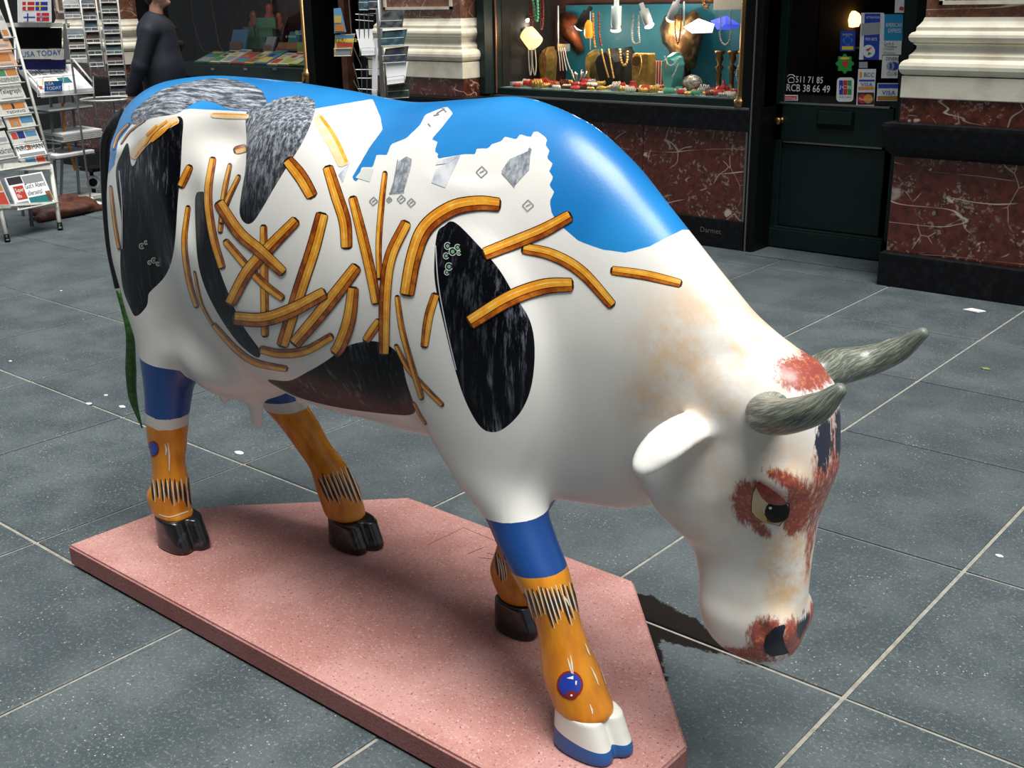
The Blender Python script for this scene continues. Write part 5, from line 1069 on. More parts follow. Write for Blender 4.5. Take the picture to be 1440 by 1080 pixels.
# --- postcard spinner before the left pillar ---
PS = ony(535, 60, 5.85); d = ray(535, 60); NS = -np.array([d[0], d[1], 0]); NS /= np.linalg.norm(NS); RS = np.array([-NS[1], NS[0], 0])
sp_ = empty('postcard_spinner', (PS[0], PS[1], 0), label='chrome wire card spinner with postcards and guides before the left pillar', cat='stand')
def psn(x, y, off=0.): return onpl(x, y, PS+NS*off, NS)
mb = MB(); mb.tube([(PS[0], PS[1], 0), (PS[0], PS[1], 2.0)], .020, 10); mb.build('pole', m_gframe, sp_, True)
mb = MB(); mb.lathe((PS[0], PS[1], 0), [(.24, 0), (.24, .02), (.04, .06), (.03, .10)], 18); mb.build('foot', m_gframe, sp_, True)
SC = [([(534, 40), (566, 39), (569, 14), (537.5, 16)], cardm[4], 'grey town view postcard at upper right of the chrome spinner', 'postcard'), ([(536, 65), (568, 63), (573, 41), (538, 44)], cardm[1], 'blue night view postcard second down on the chrome spinner', 'postcard'), ([(538, 89), (571, 87), (575, 65), (542, 69)], cardm[5], 'dark arcade postcard third down on the chrome spinner', 'postcard'),
      ([(544, 119), (569, 116), (574, 87), (543, 90)], m_newsw, 'white folded brochure below the arcade postcard', 'brochure'), ([(545, 139), (575, 137), (579, 117), (546, 121)], cardm[3], 'green dark postcard lowest on the chrome spinner', 'postcard'),
      ([(508, 78), (528, 77), (523, 41), (500, 41.5)], m_newsw, 'plain white card behind the black wires of the spinner', 'card'), ([(470, 79), (494, 78.5), (499, 48), (471, 49)], py_, 'yellow and orange travel guide with blue title strip', 'magazine'), ([(470, 47), (487, 45), (479, 11), (469, 12)], ps, 'tall blue and yellow booklet above the travel guide', 'booklet'),
      ([(505, 14), (518, 14), (518, -8), (504, -8)], cardm[1], 'blue-green postcard at the very top left of the spinner', 'postcard'), ([(519, 13), (531, 13), (531, -8), (519, -8)], cardm[5], 'blue postcard at the very top beside the spinner pole', 'postcard'), ([(523, 137), (531, 137), (531, 54), (524, 54)], m_lite, 'slim pale leaflet stack standing against the spinner pole', 'leaflet')]
for n, (q, m_, lb, ct) in enumerate(SC):
    off = .10+.012*(n % 4); mb = MB(); tl = [np.array((0, 0, 0)), np.array((0, 0, 0)), -NS*.03, -NS*.03]; mb.prism([psn(x, y, off)+tl[i] for i, (x, y) in enumerate(q)], -NS*.006); o = mb.build({'postcard': 'postcard'}.get(ct, ct), m_); tag(o, lb, ct)
    if ct == 'magazine':
        for (x0, y0, x1, y1, mm) in ((472, 49, 498, 54, ps), (474, 60, 496, 66, pr_), (472, 68, 494, 78, pgr)): mb = MB(); mb.prism([psn(x, y, off+.004) for x, y in R4(x0, y0, x1, y1)], -NS*.0008); mb.build('cover_picture', mm, o)
        text('FRANCE', m_py, psn(474, 59.5, off+.006), RS, Z0, .14, o, 'lettering', .022)
    if ct == 'booklet':
        for (x0, y0, x1, y1, mm) in ((470, 22, 480, 32, py_), (471, 34, 484, 44, po_)): mb = MB(); mb.prism([psn(x, y, off+.004) for x, y in R4(x0, y0, x1, y1)], -NS*.0008); mb.build('cover_picture', mm, o)
    if n not in (7,):
        a = psn(*q[0], off+.008); b = psn(*q[1], off+.008); mb = MB(); mb.tube([a, b], .003, 4); mb.tube([a, a-NS*(off)], .003, 4); mb.tube([b, b-NS*off], .003, 4)
        mb.tube([a+Z0*.05, b+Z0*.05], .0025, 4); mb.tube([a, a+Z0*.05], .0025, 4); mb.tube([b, b+Z0*.05], .0025, 4); mb.build('wire_pocket', m_chrome, sp_)
mb = MB()
for a, b in (((490, -5), (494, 48)), ((494, 60), (508, 92)), ((505, 18), (506, 80)), ((512, 18), (513, 80)), ((518, 18), (519, 79)), ((500, 20), (525, 22)), ((500, 28), (525, 30)), ((502, 56), (526, 57)), ((496, 88), (508, 134)), ((500, 98), (524, 98)), ((503, 110), (524, 110)), ((503, 125), (524, 126)), ((508, 92), (509, 130)), ((516, 92), (516, 130)), ((497, 113), (508, 134)), ((541, 90), (543, 138)), ((560, 90), (562, 120)), ((567, 88), (569, 118))): mb.tube([psn(*a, .09), psn(*b, .09)], .0035, 5)
for a in ((500, 20), (500, 98), (494, 48), (505, 57), (541, 90), (512, 80)): mb.tube([psn(*a, .09), (PS[0], PS[1], psn(*a, .09)[2])], .003, 4)
mb.build('wire_frame', m_chrome, sp_)
# ================= COW =================
COWO = (-2.05, CY, .07)
cow = empty('cow_statue', COWO, label='life-size white cow statue painted with fries, mussels and blue sky, on the pink plinth', cat='statue')
F, lo_, res_ = build_cow_grid(.0075)
V, Q = surface_nets(F, lo_, res_)
body = meshobj('body', V, Q, None, None, True, mats=[mat('painted_cow', (.8, .78, .72), .35)])
recenter(body, COWO); put(body, cow)
me = body.data
# --- paint layout, computed on the near side and mirrored to the far side ---
W = V.copy(); far = W[:, 1] > CY; W[far, 1] = 2*CY-W[far, 1]
PX = project(W); PXn = project(V)
def poly_sd(P, poly):
    poly = np.array(poly, float); d = np.full(len(P), 1e9); ins = np.zeros(len(P), bool)
    for a, b in zip(poly, np.roll(poly, -1, 0)):
        e = b-a; t = np.clip(((P-a)@e)/(e@e+1e-9), 0, 1); q = P-a-t[:, None]*e
        d = np.minimum(d, (q*q).sum(1))
        c = (a[1] > P[:, 1]) != (b[1] > P[:, 1])
        with np.errstate(divide='ignore', invalid='ignore'):
            ins ^= c & (P[:, 0] < (b[0]-a[0])*(P[:, 1]-a[1])/(b[1]-a[1]+1e-12)+a[0])
    d = np.sqrt(d); return np.where(ins, d, -d)
SKY = [(152,245),(161,232),(166,200),(185,175),(233,158),(267,153),(328,156),(347,157),(443,153),(524,139),(535,165),(538,182),(518.5,209),(494,251.5),(502,256),(509,235),(524,235.5),(529.6,218),(544.4,218),(550,203),(572,194),(591,175.6),(598,161),(628,149.6),(637,159),(624,175.6),(607,196),(615,199.6),(611,212.6),(616.7,217),(613,223.7),(652,217),(668.5,217),(670,209),(687,209),(691,203),(705.6,198.5),(709,192),(726,196),(731.5,188.5),(746,194),(750,186),(757,185),(770,196),(767,203),(773,212.6),(768.5,222),(778,231),(771.5,240),(778,249.6),(772,261),(779.6,270),(773,283),(776,301.5),(794,322),(813,338.5),(835,347),(850,351.5),(880,355.5),(913,346.7),(962,322),(1010,290),(800,40),(60,40),(60,245)]
SPOTS = [
 [(185.6,173),(185.6,160),(204,142),(230,125),(271,114),(308,110),(337,114),(363,123),(372.6,136),(372.6,147),(348.5,155),(322.6,153),(304,145.6),(282,142),(263,151),(248.5,160),(215,166),(193,175)],
 [(346.7,156.7),(367,151),(385.6,140),(415,134.4),(437,138),(443.7,149),(437,175),(422.6,205),(404,234),(385.6,264),(370.7,290),(356,312),(345,314),(337,301),(339,275),(345,238),(346.7,201)],
 [(245,166),(254,164),(257.8,173),(256,197),(254,238),(250,282.6),(245,349),(233.7,386),(211.5,410),(208.5,416),(206,431),(191,445),(182,431),(172.6,405),(169,368),(170.7,312),(165,268),(163,238),(170.7,216),(180,201),(185.6,234.4),(196.7,216),(219,194),(237,179)],
 [(274.4,279),(282,269.6),(289,275),(293,312),(304,364),(322.6,416),(341,456.7),(363,488),(366.7,494),(364,503),(353,498),(333,480),(311,449),(291.7,413),(280.6,380),(276,344)],
 [(376,534),(405.6,535.6),(430.6,524),(458,508),(486,488),(508,481),(528,480),(550,488),(564,505),(572,538),(583,571.7),(582,581),(564,584),(500,577),(455.6,569),(416.7,558),(394,546.7)],
 [(615,327),(624,318),(639,312),(672,344),(702,379),(724,416),(745,450),(752,490),(748,540),(735,575),(715,598),(695,608),(675,600),(655,565),(640,520),(625,460),(612,400),(611,360)]]
def smooth_poly(p, n=5):
    P = np.array(p, float); o = []
    for i in range(len(P)):
        p0, p1, p2, p3 = P[i-1], P[i], P[(i+1) % len(P)], P[(i+2) % len(P)]
        for u in np.arange(n)/n: o.append(.5*((2*p1)+(-p0+p2)*u+(2*p0-5*p1+4*p2-p3)*u*u+(-p0+3*p1-3*p2+p3)*u**3))
    return o
SPOTS = [smooth_poly(s, 4) for s in SPOTS]
sky = poly_sd(PX, SKY); sky[(W[:, 0] > -.98) | (W[:, 2] < .85)] = -30
# extend the sky over the ridge even where it leaves the outline
spot = np.max([poly_sd(PX, s) for s in SPOTS], 0); spot[W[:, 2] < .60] = -30
spot[(V[:, 1] > CY+.03) & (W[:, 2] < .60)] = -30
sheenspot = np.max([poly_sd(PX, s) for s in SPOTS[:2]], 0)
def addattr(name, a):
    at = me.attributes.new(name, 'FLOAT', 'POINT'); at.data.foreach_set('value', np.ascontiguousarray(a, np.float32))
addattr('sky', sky); addattr('spot', spot); addattr('sheenspot', sheenspot); addattr('vspot', poly_sd(PX, SPOTS[1]))
# tints: px, py, rx, ry, angle, strength
def tint(L):
    o = np.zeros(len(V))
    for cx, cy, rx, ry, ang, s in L:
        a = math.radians(ang); dx = PX[:, 0]-cx; dy = PX[:, 1]-cy
        u = (dx*math.cos(a)+dy*math.sin(a))/rx; v = (-dx*math.sin(a)+dy*math.cos(a))/ry
        o = np.maximum(o, s*np.clip(1.6-np.sqrt(u*u+v*v), 0, 1))
    o[W[:, 0] < -1.45] = 0; return o
addattr('red', tint([(1128,526,36,22,8,1.),(1049,706,17,27,0,1.),(1068,742,20,8,38,.8),(1108,676,32,11,25,.8),(1124,712,18,36,0,.95),(1113,735,10,18,0,1.1),(1062,690,12,12,0,1.),(1062,728,10,10,0,1.),(1163,650,18,66,4,.72),(1150,700,16,40,10,.66),(1142,780,9,80,0,.66),(1078,897,24,26,15,1.),(1115,898,14,26,0,.95),(1045,921,48,9,6,.85),(1165,600,16,40,0,.45)]))
addattr('dark', tint([(1159,622,11,36,2,1.1),(1139,866,9,18,0,1.3),(1131,886,10,14,0,1.2),(1170,640,5,40,0,.4)]))
addattr('ochre', tint([(1015,470,95,60,30,.55),(960,500,60,60,0,.60),(930,560,50,40,0,.5),(1015,690,60,80,0,.30),(1110,800,36,60,0,.8),(1105,830,34,40,0,.65),(1125,790,20,60,0,.7),(1120,690,50,60,0,.50),(1090,640,40,40,0,.4),(1000,570,60,20,0,.40),(1060,860,50,40,0,.2),(1085,497,40,14,10,.5)]))
# leg bands: universal coordinate 0..: hoof rim 1, orange up to 2, white up to 3, blue up to 4
def zat(px, py, Y): return ony(px, py, Y)[2]
band = np.full(len(V), 6.)
low = (V[:, 2] < .80) & (V[:, 0] < -1.14)
isnear = V[:, 1] < CY; rear = V[:, 0] < -2.05
noring = np.zeros(len(V))
def onleg(nm, k=1.35):
    K = LEGS[nm]; z = V[:, 2]; cx = np.interp(z, K[:, 0], K[:, 1]); rx = np.interp(z, K[:, 0], K[:, 2]); ry = np.interp(z, K[:, 0], K[:, 3]); cy = np.interp(z, K[:, 0], K[:, 4])
    return ((V[:, 0]-cx)/(rx*k))**2+((V[:, 1]-cy)/(ry*k))**2 < 1
def setband(m, b1, b2, b3, b4, slope, xc):
    z = V[m, 2]-slope*(V[m, 0]-xc)
    band[m] = np.interp(z, [b1-.2, b1, b2, b3, b4, b4+.2], [0, 1, 2, 3, 4, 5])
yn = 1.66
setband(low & isnear & rear & onleg('rear_near'), .06, zat(235, 612, yn), zat(235, 598, yn), zat(232, 518, yn), -.12, -2.80)
setband(low & ~isnear & rear & onleg('rear_far') & (V[:, 2] < .56), .06, zat(430, 588, 1.99), zat(420, 573, 1.99), .56, 0., -2.6)
m_ = low & ~isnear & rear & onleg('rear_far', 1.2) & (V[:, 2] >= .56) & (V[:, 2] < .66); band[m_] = 3.5
mf = low & isnear & ~rear & onleg('front_near'); noring[mf | (isnear & ~rear & (V[:, 2] < .7))] = 1.
zl = V[mf, 2]-.12*(V[mf, 0]+1.42); zo = zat(765, 822, yn); zb_ = zat(728, 740, yn); band[mf] = np.interp(zl, [-.14, .06, zo, zb_, zb_+.2], [0, 1, 3, 4, 5])
setband(low & ~isnear & ~rear & onleg('front_far'), .06, .40, .42, .60, 0., -1.7)
band[(W[:, 2] > .545) & (V[:, 0] > -2.68) & (V[:, 0] < -1.6)] = 6.
addattr('band', band); addattr('noring', noring)
mc = me.materials[0]; k = NT(mc)
tc = k.n('TexCoord').outputs['Object']
wh = k.mix(k.ramp(k.noise(tc, 2.2, 3), .4, .7), (.80, .785, .74), (.72, .70, .655))
oc = k.math('MULTIPLY', k.attr('ochre'), k.ramp(k.noise(tc, 16, 8, .75), .32, .62))
c = k.mix(oc, wh, (.74, .43, .16))
fine = k.noise(tc, 110, 6, .8)
mp = k.n('Mapping'); mp.inputs['Scale'].default_value = (1, 1, .25); k.l(tc, mp.inputs[0])
hair = k.noise(mp.outputs[0], 150, 4, .7)
rr = k.math('ADD', k.attr('red'), k.math('MULTIPLY', k.math('SUBTRACT', hair, .5), 1.6))
rcol = k.mix(k.ramp(fine, .50, .62), (.27, .018, .010), (.55, .15, .02))
c = k.mix(k.math('MULTIPLY', k.math('MULTIPLY', k.ramp(rr, .20, .75), k.ramp(k.attr('red'), .02, .25)), .93), c, rcol)
dd = k.math('ADD', k.attr('dark'), k.math('MULTIPLY', k.math('SUBTRACT', hair, .5), 2.2))
c = k.mix(k.math('MULTIPLY', k.ramp(dd, .42, .75), k.ramp(k.attr('dark'), .02, .2)), c, (.025, .028, .045))
# sky paint with brush marks
skyc = k.mix(k.ramp(k.noise(tc, 2.6, 3), .35, .65), (.008, .165, .46), (.016, .235, .58))
edge = k.math('MULTIPLY', k.math('SUBTRACT', k.noise(tc, 60, 3), .5), 1.2)
c = k.mix(k.ramp(k.math('ADD', k.attr('sky'), edge), -.35, .35), c, skyc)
# mussel shells: black with dry brush streaks, top two with sky sheen painted in
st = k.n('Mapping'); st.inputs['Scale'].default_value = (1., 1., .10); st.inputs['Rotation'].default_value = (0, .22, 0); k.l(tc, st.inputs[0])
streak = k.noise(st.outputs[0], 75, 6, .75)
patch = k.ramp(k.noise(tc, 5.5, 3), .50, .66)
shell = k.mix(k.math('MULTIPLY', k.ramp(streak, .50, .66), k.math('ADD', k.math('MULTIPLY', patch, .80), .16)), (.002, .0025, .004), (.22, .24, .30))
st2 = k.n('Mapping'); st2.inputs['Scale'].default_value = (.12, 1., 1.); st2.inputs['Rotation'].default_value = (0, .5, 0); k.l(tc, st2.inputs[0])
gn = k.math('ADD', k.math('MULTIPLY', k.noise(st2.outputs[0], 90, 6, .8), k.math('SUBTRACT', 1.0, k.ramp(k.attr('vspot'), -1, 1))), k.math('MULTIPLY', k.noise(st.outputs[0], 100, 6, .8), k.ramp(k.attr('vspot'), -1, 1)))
sheenc = k.mix(k.ramp(gn, .42, .66), (.045, .052, .065), (.50, .54, .60))  # grey streaks put the sky's reflection on glossy black into the colour
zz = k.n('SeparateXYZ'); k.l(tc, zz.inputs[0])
shell = k.mix(k.math('MULTIPLY', k.ramp(k.attr('sheenspot'), -1, 1), k.ramp(zz.outputs[2], 1.06, 1.36)), shell, sheenc)
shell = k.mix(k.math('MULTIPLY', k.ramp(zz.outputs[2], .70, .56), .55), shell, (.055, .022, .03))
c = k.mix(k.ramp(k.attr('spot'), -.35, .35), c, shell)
# leg bands
b_ = k.attr('band')
org = k.mix(k.ramp(k.noise(mp.outputs[0], 30, 4), .35, .65), (.62, .235, .010), (.50, .165, .008))
c = k.mix(k.math('LESS_THAN', b_, 4.0), c, (.010, .055, .22))
c = k.mix(k.math('LESS_THAN', b_, 3.0), c, (.55, .54, .50))
c = k.mix(k.math('LESS_THAN', b_, k.math('ADD', k.attr('noring'), 2.0)), c, org)
k.l(c, k.b.inputs['Base Color'])
k.b.inputs['Roughness'].default_value = .33; k.b.inputs['Coat Weight'].default_value = .12; k.b.inputs['Coat Roughness'].default_value = .2; k.b.inputs['Specular IOR Level'].default_value = .4
k.l(k.math('SUBTRACT', .14, k.math('MULTIPLY', k.ramp(k.attr('spot'), -.3, .3), .12)), k.b.inputs['Coat Weight'])
k.l(k.math('SUBTRACT', .45, k.math('MULTIPLY', k.ramp(k.attr('spot'), -.3, .3), .27)), k.b.inputs['Specular IOR Level'])
bp = k.n('Bump'); bp.inputs['Strength'].default_value = .12; bp.inputs['Distance'].default_value = .003
k.l(fine, bp.inputs['Height']); k.l(bp.outputs[0], k.b.inputs['Normal'])

# --- projection of painted marks onto the body ---
BVH = bvhtree.BVHTree.FromPolygons([tuple(v) for v in V], [tuple(q) for q in Q.tolist()])
NV = np.zeros((len(V), 3)); me.vertices.foreach_get('normal', NV.ravel()) if False else None
NVa = np.empty(len(V)*3, np.float32); me.vertices.foreach_get('normal', NVa); NVa = NVa.reshape(-1, 3)
O_ = Vector(CAM)
def hit(px, py):
    d = Vector(ray(px, py)); loc, n, fi, dist = BVH.ray_cast(O_, d)
    if loc is None:
        # nearest surface point to the ray
        t = min(np.arange(1.2, 4.6, .06), key=lambda q: BVH.find_nearest(O_+d*q)[3])
        for _ in range(4):
            q, n, fi, dd = BVH.find_nearest(O_+d*t); t = (q-O_).dot(d)
        loc = q
    idx = Q[fi]; ws = np.array([1/((V[i]-np.array(loc))@(V[i]-np.array(loc))+1e-7) for i in idx])
    nn = (NVa[idx]*ws[:, None]).sum(0); nn /= np.linalg.norm(nn)
    return np.array(loc), nn
def finish(o, normals, parent=cow):
    for p in o.data.polygons: p.use_smooth = True
    o.data.normals_split_custom_set_from_vertices([tuple(n) for n in normals])
    P = np.array([v.co[:] for v in o.data.vertices]); recenter(o, P.mean(0)); put(o, parent)
    return o
def decal(name, poly, m, off=.0008, parent=cow, step=5., dome=0.):
    poly = np.array(poly, float); B = []
    for a, b in zip(poly, np.roll(poly, -1, 0)):
        n = max(1, int(np.linalg.norm(b-a)/step)); B += [a+(b-a)*i/n for i in range(n)]
    lo, hi = poly.min(0), poly.max(0); G = []
    gx, gy = np.meshgrid(np.arange(lo[0], hi[0], step), np.arange(lo[1], hi[1], step)); G = np.stack([gx.ravel(), gy.ravel()], 1)
    if len(G): G = G[poly_sd(G, poly) > step*.45]
    P = [Vector(p) for p in B]+[Vector(p) for p in G]
    r = geometry.delaunay_2d_cdt(P, [], [list(range(len(B)))], 1, 1e-5)
    c = poly.mean(0); R = max(np.linalg.norm(poly-c, axis=1)); vv = []; nn = []
    for p in r[0]:
        l, n = hit(p[0], p[1]); rr_ = ((p[0]-c[0])**2+(p[1]-c[1])**2)/R**2
        vv.append(l+n*(off+dome*max(0, 1-rr_))); nn.append(n)
    fs = []
    for t in r[2]:
        t = list(t); a, b, d = [np.array(vv[i]) for i in t[:3]]
        if np.cross(b-a, d-a)@nn[t[0]] < 0: t = t[::-1]
        fs.append(t)
    o = meshobj(name, vv, fs, m)
    return finish(o, nn, parent) if dome == 0 else (o.data.polygons.foreach_set('use_smooth', [True]*len(fs)), recenter(o, np.array(vv).mean(0)), put(o, parent), o)[-1]
def strip(name, line, hw, cols, mats, off=.0012, parent=cow, seg=None, taper=None, fm_end=None):
    """band along a pixel centre line; cols = v breakpoints -1..1, mats per column"""
    L = sum(math.dist(a, b) for a, b in zip(line[:-1], line[1:])); n = seg or max(4, int(L/7))
    C = spline(line, n+1); T = np.gradient(C, axis=0); T /= np.linalg.norm(T, axis=1)[:, None]; Nn = np.stack([-T[:, 1], T[:, 0]], 1)
    hws = np.interp(np.linspace(0, 1, n+1), np.linspace(0, 1, len(hw)), hw) if hasattr(hw, '__len__') else np.full(n+1, hw)
    rows = list(range(n+1)); CC = list(C); HH = list(hws); NN = list(Nn)
    if fm_end is not None:      # thin outlined ends
        CC = [C[0]-T[0]*1.5, C[0]+T[0]*1.3]+CC[1:-1]+[C[-1]-T[-1]*1.3, C[-1]+T[-1]*1.5]; HH = [hws[0]*.45, hws[0]*.97]+HH[1:-1]+[hws[-1]*.97, hws[-1]*.45]; NN = [Nn[0], Nn[0]]+NN[1:-1]+[Nn[-1], Nn[-1]]
    vv = []; nn = []
    for c_, h_, n_ in zip(CC, HH, NN):
        for v_ in cols:
            l, nm = hit(*(c_+n_*v_*h_)); vv.append(l+nm*off); nn.append(nm)
    K = len(cols); fs = []; fm = []
    R_ = len(CC)-1
    for i in range(R_):
        for j in range(K-1):
            f = [i*K+j, i*K+j+1, (i+1)*K+j+1, (i+1)*K+j]
            a, b, d = vv[f[0]], vv[f[1]], vv[f[2]]
            if np.cross(b-a, d-a)@nn[f[0]] < 0: f = f[::-1]
            fs.append(f); fm.append(fm_end if fm_end is not None and i in (0, R_-1) else mats_idx[j] if False else cols_m[K][j])
    o = meshobj(name, vv, fs, None, None, True, mats, fm)
    return finish(o, nn, parent)
def paint(name, c1, c2, sc, rough=.32, stretch=None):
    m = mat(name, c1, rough, coat=.2); k = NT(m); g = k.n('NewGeometry').outputs['Position']
    if stretch:
        mp = k.n('Mapping'); mp.inputs['Scale'].default_value = stretch; k.l(g, mp.inputs[0]); g = mp.outputs[0]
    k.l(k.mix(k.ramp(k.noise(g, sc, 5, .65), .36, .64), c1, c2), k.b.inputs['Base Color']); return m
m_fout = paint('fry_outline', (.010, .005, .004), (.05, .018, .008), 60)
m_ffront = paint('fry_front', (.84, .40, .040), (.70, .25, .012), 20)
m_fside = paint('fry_side', (.22, .035, .005), (.50, .14, .008), 30)
m_fpale = paint('fry_pale', (.80, .52, .25), (.78, .62, .42), 26)
m_fhigh = paint('fry_highlight', (.90, .62, .20), (.80, .38, .035), 40)
cols_m = {8: [0, 1, 0, 2, 3, 2, 0], 2: [0], 4: [0, 1, 0]}
def fry(line, w, pale=False, flip=False, z=0):
    ow = max(.75, w*.065); h = w/2; a = ow/h
    cols = [-1, -1+a, -.30, -.30+a*.8, .30, .44, 1-a, 1]
    if flip: line = line[::-1]
    ms = [m_fout, m_fside, m_ffront, m_fhigh] if not pale else [m_fpale, m_ffront, m_fpale, m_fpale]
    return strip('painted_fry', line, [h*.86, h, h, h*.92], cols, ms, off=.0010+z*.0005, fm_end=0)
FRIES = [
 ([(300,222),(293,275),(300,331),(313,377)],12,0,0,0),([(324,231),(315,275),(310,327)],8,0,0,0),([(337,247),(320,283),(311.5,314)],8,0,0,1),
 ([(371,317),(372,400),(373,473)],12,0,0,0),([(317,338),(348.5,375),(374,401),(399,420)],12,0,0,1),([(418,309),(382,345.6),(348.5,382.6),(324,428)],18,0,0,2),([(308,284),(337,327),(367,353),(400,384)],18,0,1,3),
 ([(454,300),(441,349),(422.6,405),(397,487)],20,0,1,1),([(366,491),(395,497),(430,493),(468,472)],13,0,0,1),([(503,374),(471,416),(441,453),(414,484)],20,0,0,2),([(330,447),(371,449),(411.5,436),(459,411)],21,0,1,4),
 ([(498,404),(492,449),(480,484),(471,497)],19,0,0,3),([(461,234),(474,275),(485.6,312),(488,349)],18,0,0,0),([(496,277),(510,331),(522.6,386),(530,427)],15,0,0,1),([(542,242),(537,287),(533,342),(534,392)],9,0,0,0),
 ([(573,312),(550,361),(542.6,416),(541,498)],17,0,1,4),([(704,288),(672,286),(635,294),(600,320),(583,361),(573,415)],23,0,0,3),([(803,303),(765,324),(724,341),(681,358)],20,0,0,2),
 ([(735,349),(776,358),(818,382),(862,430)],17,0,1,1),([(806,400),(765,403),(716.7,420),(661,454)],23,0,0,3),([(860,380),(908,387),(958,399)],14,0,1,0),([(404,224),(424,249),(440,277)],19,0,0,0),
 ([(446,165),(467,197),(484,232)],18,1,0,0),([(559,416),(566,463),(578,508),(594,561)],9,0,0,1),([(557,485),(575,519),(600,547),(623,570)],8,0,0,0),([(613,413),(603,446),(597,488)],13,0,1,0),
 ([(582,566),(590,582),(599,596)],5,0,0,0),([(534,450),(514,480)],13,0,0,0),([(268,233),(254,263)],12,0,0,0),([(265,290),(259.6,342),(266,394),(277,432)],9,0,0,0),([(274,382),(283,425),(299,457)],5,0,0,0),
 ([(300,456),(333,492),(361,510),(404,519)],10,0,0,0),([(330,212),(347,208)],12,0,0,0),([(298,162),(349,164)],8,1,0,0),([(250,168),(222,183),(200,203),(187,221)],13,1,0,0),([(182,174),(167,190),(160,210)],5,0,0,0),
 ([(204,170),(184,184),(171,202)],3,0,0,0),([(156,262),(161.5,312),(168,350)],6,0,0,0)]
for f_ in FRIES: fry(*f_)
for line in ([(236,170),(215,188),(204,204)], [(242,174),(228,188),(214,199)], [(222,176),(207,190)]):
    strip('painted_fry', line, 1.6, [-1, 1], [m_ffront], .0022)
# --- sketched houses and windows ---
m_hatch = paint('grey_hatching', (.16, .18, .21), (.42, .45, .48), 90, stretch=(1, 1, .3)); m_wash = paint('pale_wash', (.38, .42, .50), (.64, .66, .68), 22); m_pencil = mat('pencil_grey', (.20, .23, .26), .5)
decal('painted_window', [(548,272),(555.6,249.6),(561,227),(572,220),(579.6,224),(578,235),(568.5,268)], m_hatch)
decal('painted_window', [(724,261),(705.6,240),(716.7,224),(742.6,212.6),(744,207),(748,210),(746,218),(744.4,238.5)], m_hatch)
decal('painted_roof', [(607,257),(626,264),(648,218),(613,238.5)], m_wash); decal('painted_roof', [(613,232),(616,226),(648,218),(630,230)], m_wash, .0012)
decal('painted_roof', [(476,246),(493,227),(482,257)], m_wash); decal('painted_roof', [(500,250),(512,236),(526,238),(520,256)], mat('pale_shade', (.60, .63, .60), .5))
for cx, cy, s in ((678,242,8),(743,289,8),(565,280,6),(526,283,6),(579,285,6),(548,281,4)):
    q = [(cx-s,cy),(cx,cy-s),(cx+s,cy),(cx-1,cy+s),(cx-s,cy)]
    for a, b in zip(q[:-1], q[1:]): strip('pencil_line', [a, b], .55, [-1, 1], [m_pencil], .0014, seg=2)
    strip('pencil_line', [(cx-s*.4,cy+1),(cx+s*.4,cy-2)], .6, [-1, 1], [m_pencil], .0014, seg=2)
for a, b in (((614,160),(626,153)),((622,152),(628,158)),((610,163),(618,161)),((602,174),(606,178)),((548,272),(569,270)),((706,243),(724,263)),((560,225),(552,270)),((571,222),(562,270))): strip('pencil_line', [a, b], .7, [-1, 1], [m_pencil], .0016, seg=3)
# --- barnacles on the shoulder mussel ---
m_barn = mat('barnacle_green', (.16, .30, .20), .5); m_barnw = mat('barnacle_white', (.50, .60, .52), .5)
for cx, cy, r in ((200,346,3.5),(206,341,2.5),(217,366,3.5),(211,369,2.5),(223,371,2.5),(630,346,4.5),(637,354,5),(644,348,4),(628,360,4),(632,375,5),(629,383,3.5),(646,356,3)):
    q = [(cx+r*math.cos(a), cy+r*1.1*math.sin(a)) for a in np.linspace(.5, 5.6, 9)]
    strip('barnacle', q, .5, [-1, 1], [m_barnw], .0016, seg=10)
    decal('barnacle', [(cx+r*.55*math.cos(a), cy+r*.6*math.sin(a)) for a in np.linspace(0, 6.28, 8)[:-1]], m_barn, .0012)
m_seam = mat('shell_highlight', (.45, .47, .52), .4)
strip('shell_seam', [(613,345),(617,400),(628,460),(642,520)], .8, [-1, 1], [m_seam], .0012); strip('shell_seam', [(168,240),(172,290),(172,350)], .8, [-1, 1], [m_seam], .0012)
# --- leg fringes, beads, streaks ---
m_bk = mat('fringe_black', (.02, .012, .008), .4); m_cr = mat('fringe_cream', (.66, .62, .50), .4)
def fringe(x0, x1, y0, y1, n, dx, dy):
    for i in range(n):
        t = (i+.5)/n; x = x0+(x1-x0)*t; y = y0+(y1-y0)*t; L = random.uniform(.6, 1.1)
        strip('painted_fringe', [(x, y+random.uniform(-5, 4)), (x+dx*.5*L+random.uniform(-2, 2), y+dy*.5*L), (x+dx*L, y+dy*L)], [.6, 1.5, 1.9, .5], [-1, 1], [m_bk], .0012, seg=5)
        strip('painted_fringe', [(x+2.4, y-2+random.uniform(-4, 4)), (x+dx*.5*L+3, y+dy*.5*L), (x+dx*L+2.5, y+dy*L+2)], [.5, 1.0, .4], [-1, 1], [m_cr], .0014, seg=5)
fringe(210, 268, 678, 675, 9, 4, 36); fringe(445, 496, 672, 657, 9, 18, 42); fringe(733, 806, 832, 824, 12, 17, 52); fringe(695, 708, 781, 786, 4, 5, 32)
strip('coronet_line', [(224,723),(238,727),(255,722),(270,717)], .8, [-1, 1], [m_cr], .0013)
for a, b, c_ in (((802,921),(804,933),(806,948)),((798,925),(801,935),(805,950)),((830,938),(836,950),(841,963)),((840,930),(846,945),(851,962)),((822,905),(826,915),(829,922)),((790,835),(797,845),(800,852)),((236,622),(238,640),(238,662)),((232,624),(234,632),(233,640)),((829,990),(832,998),(833,1004))):
    strip('paint_streak', [a, b, c_], [.4, 1.2, .5], [-1, 1], [m_cr], .0016, seg=4)
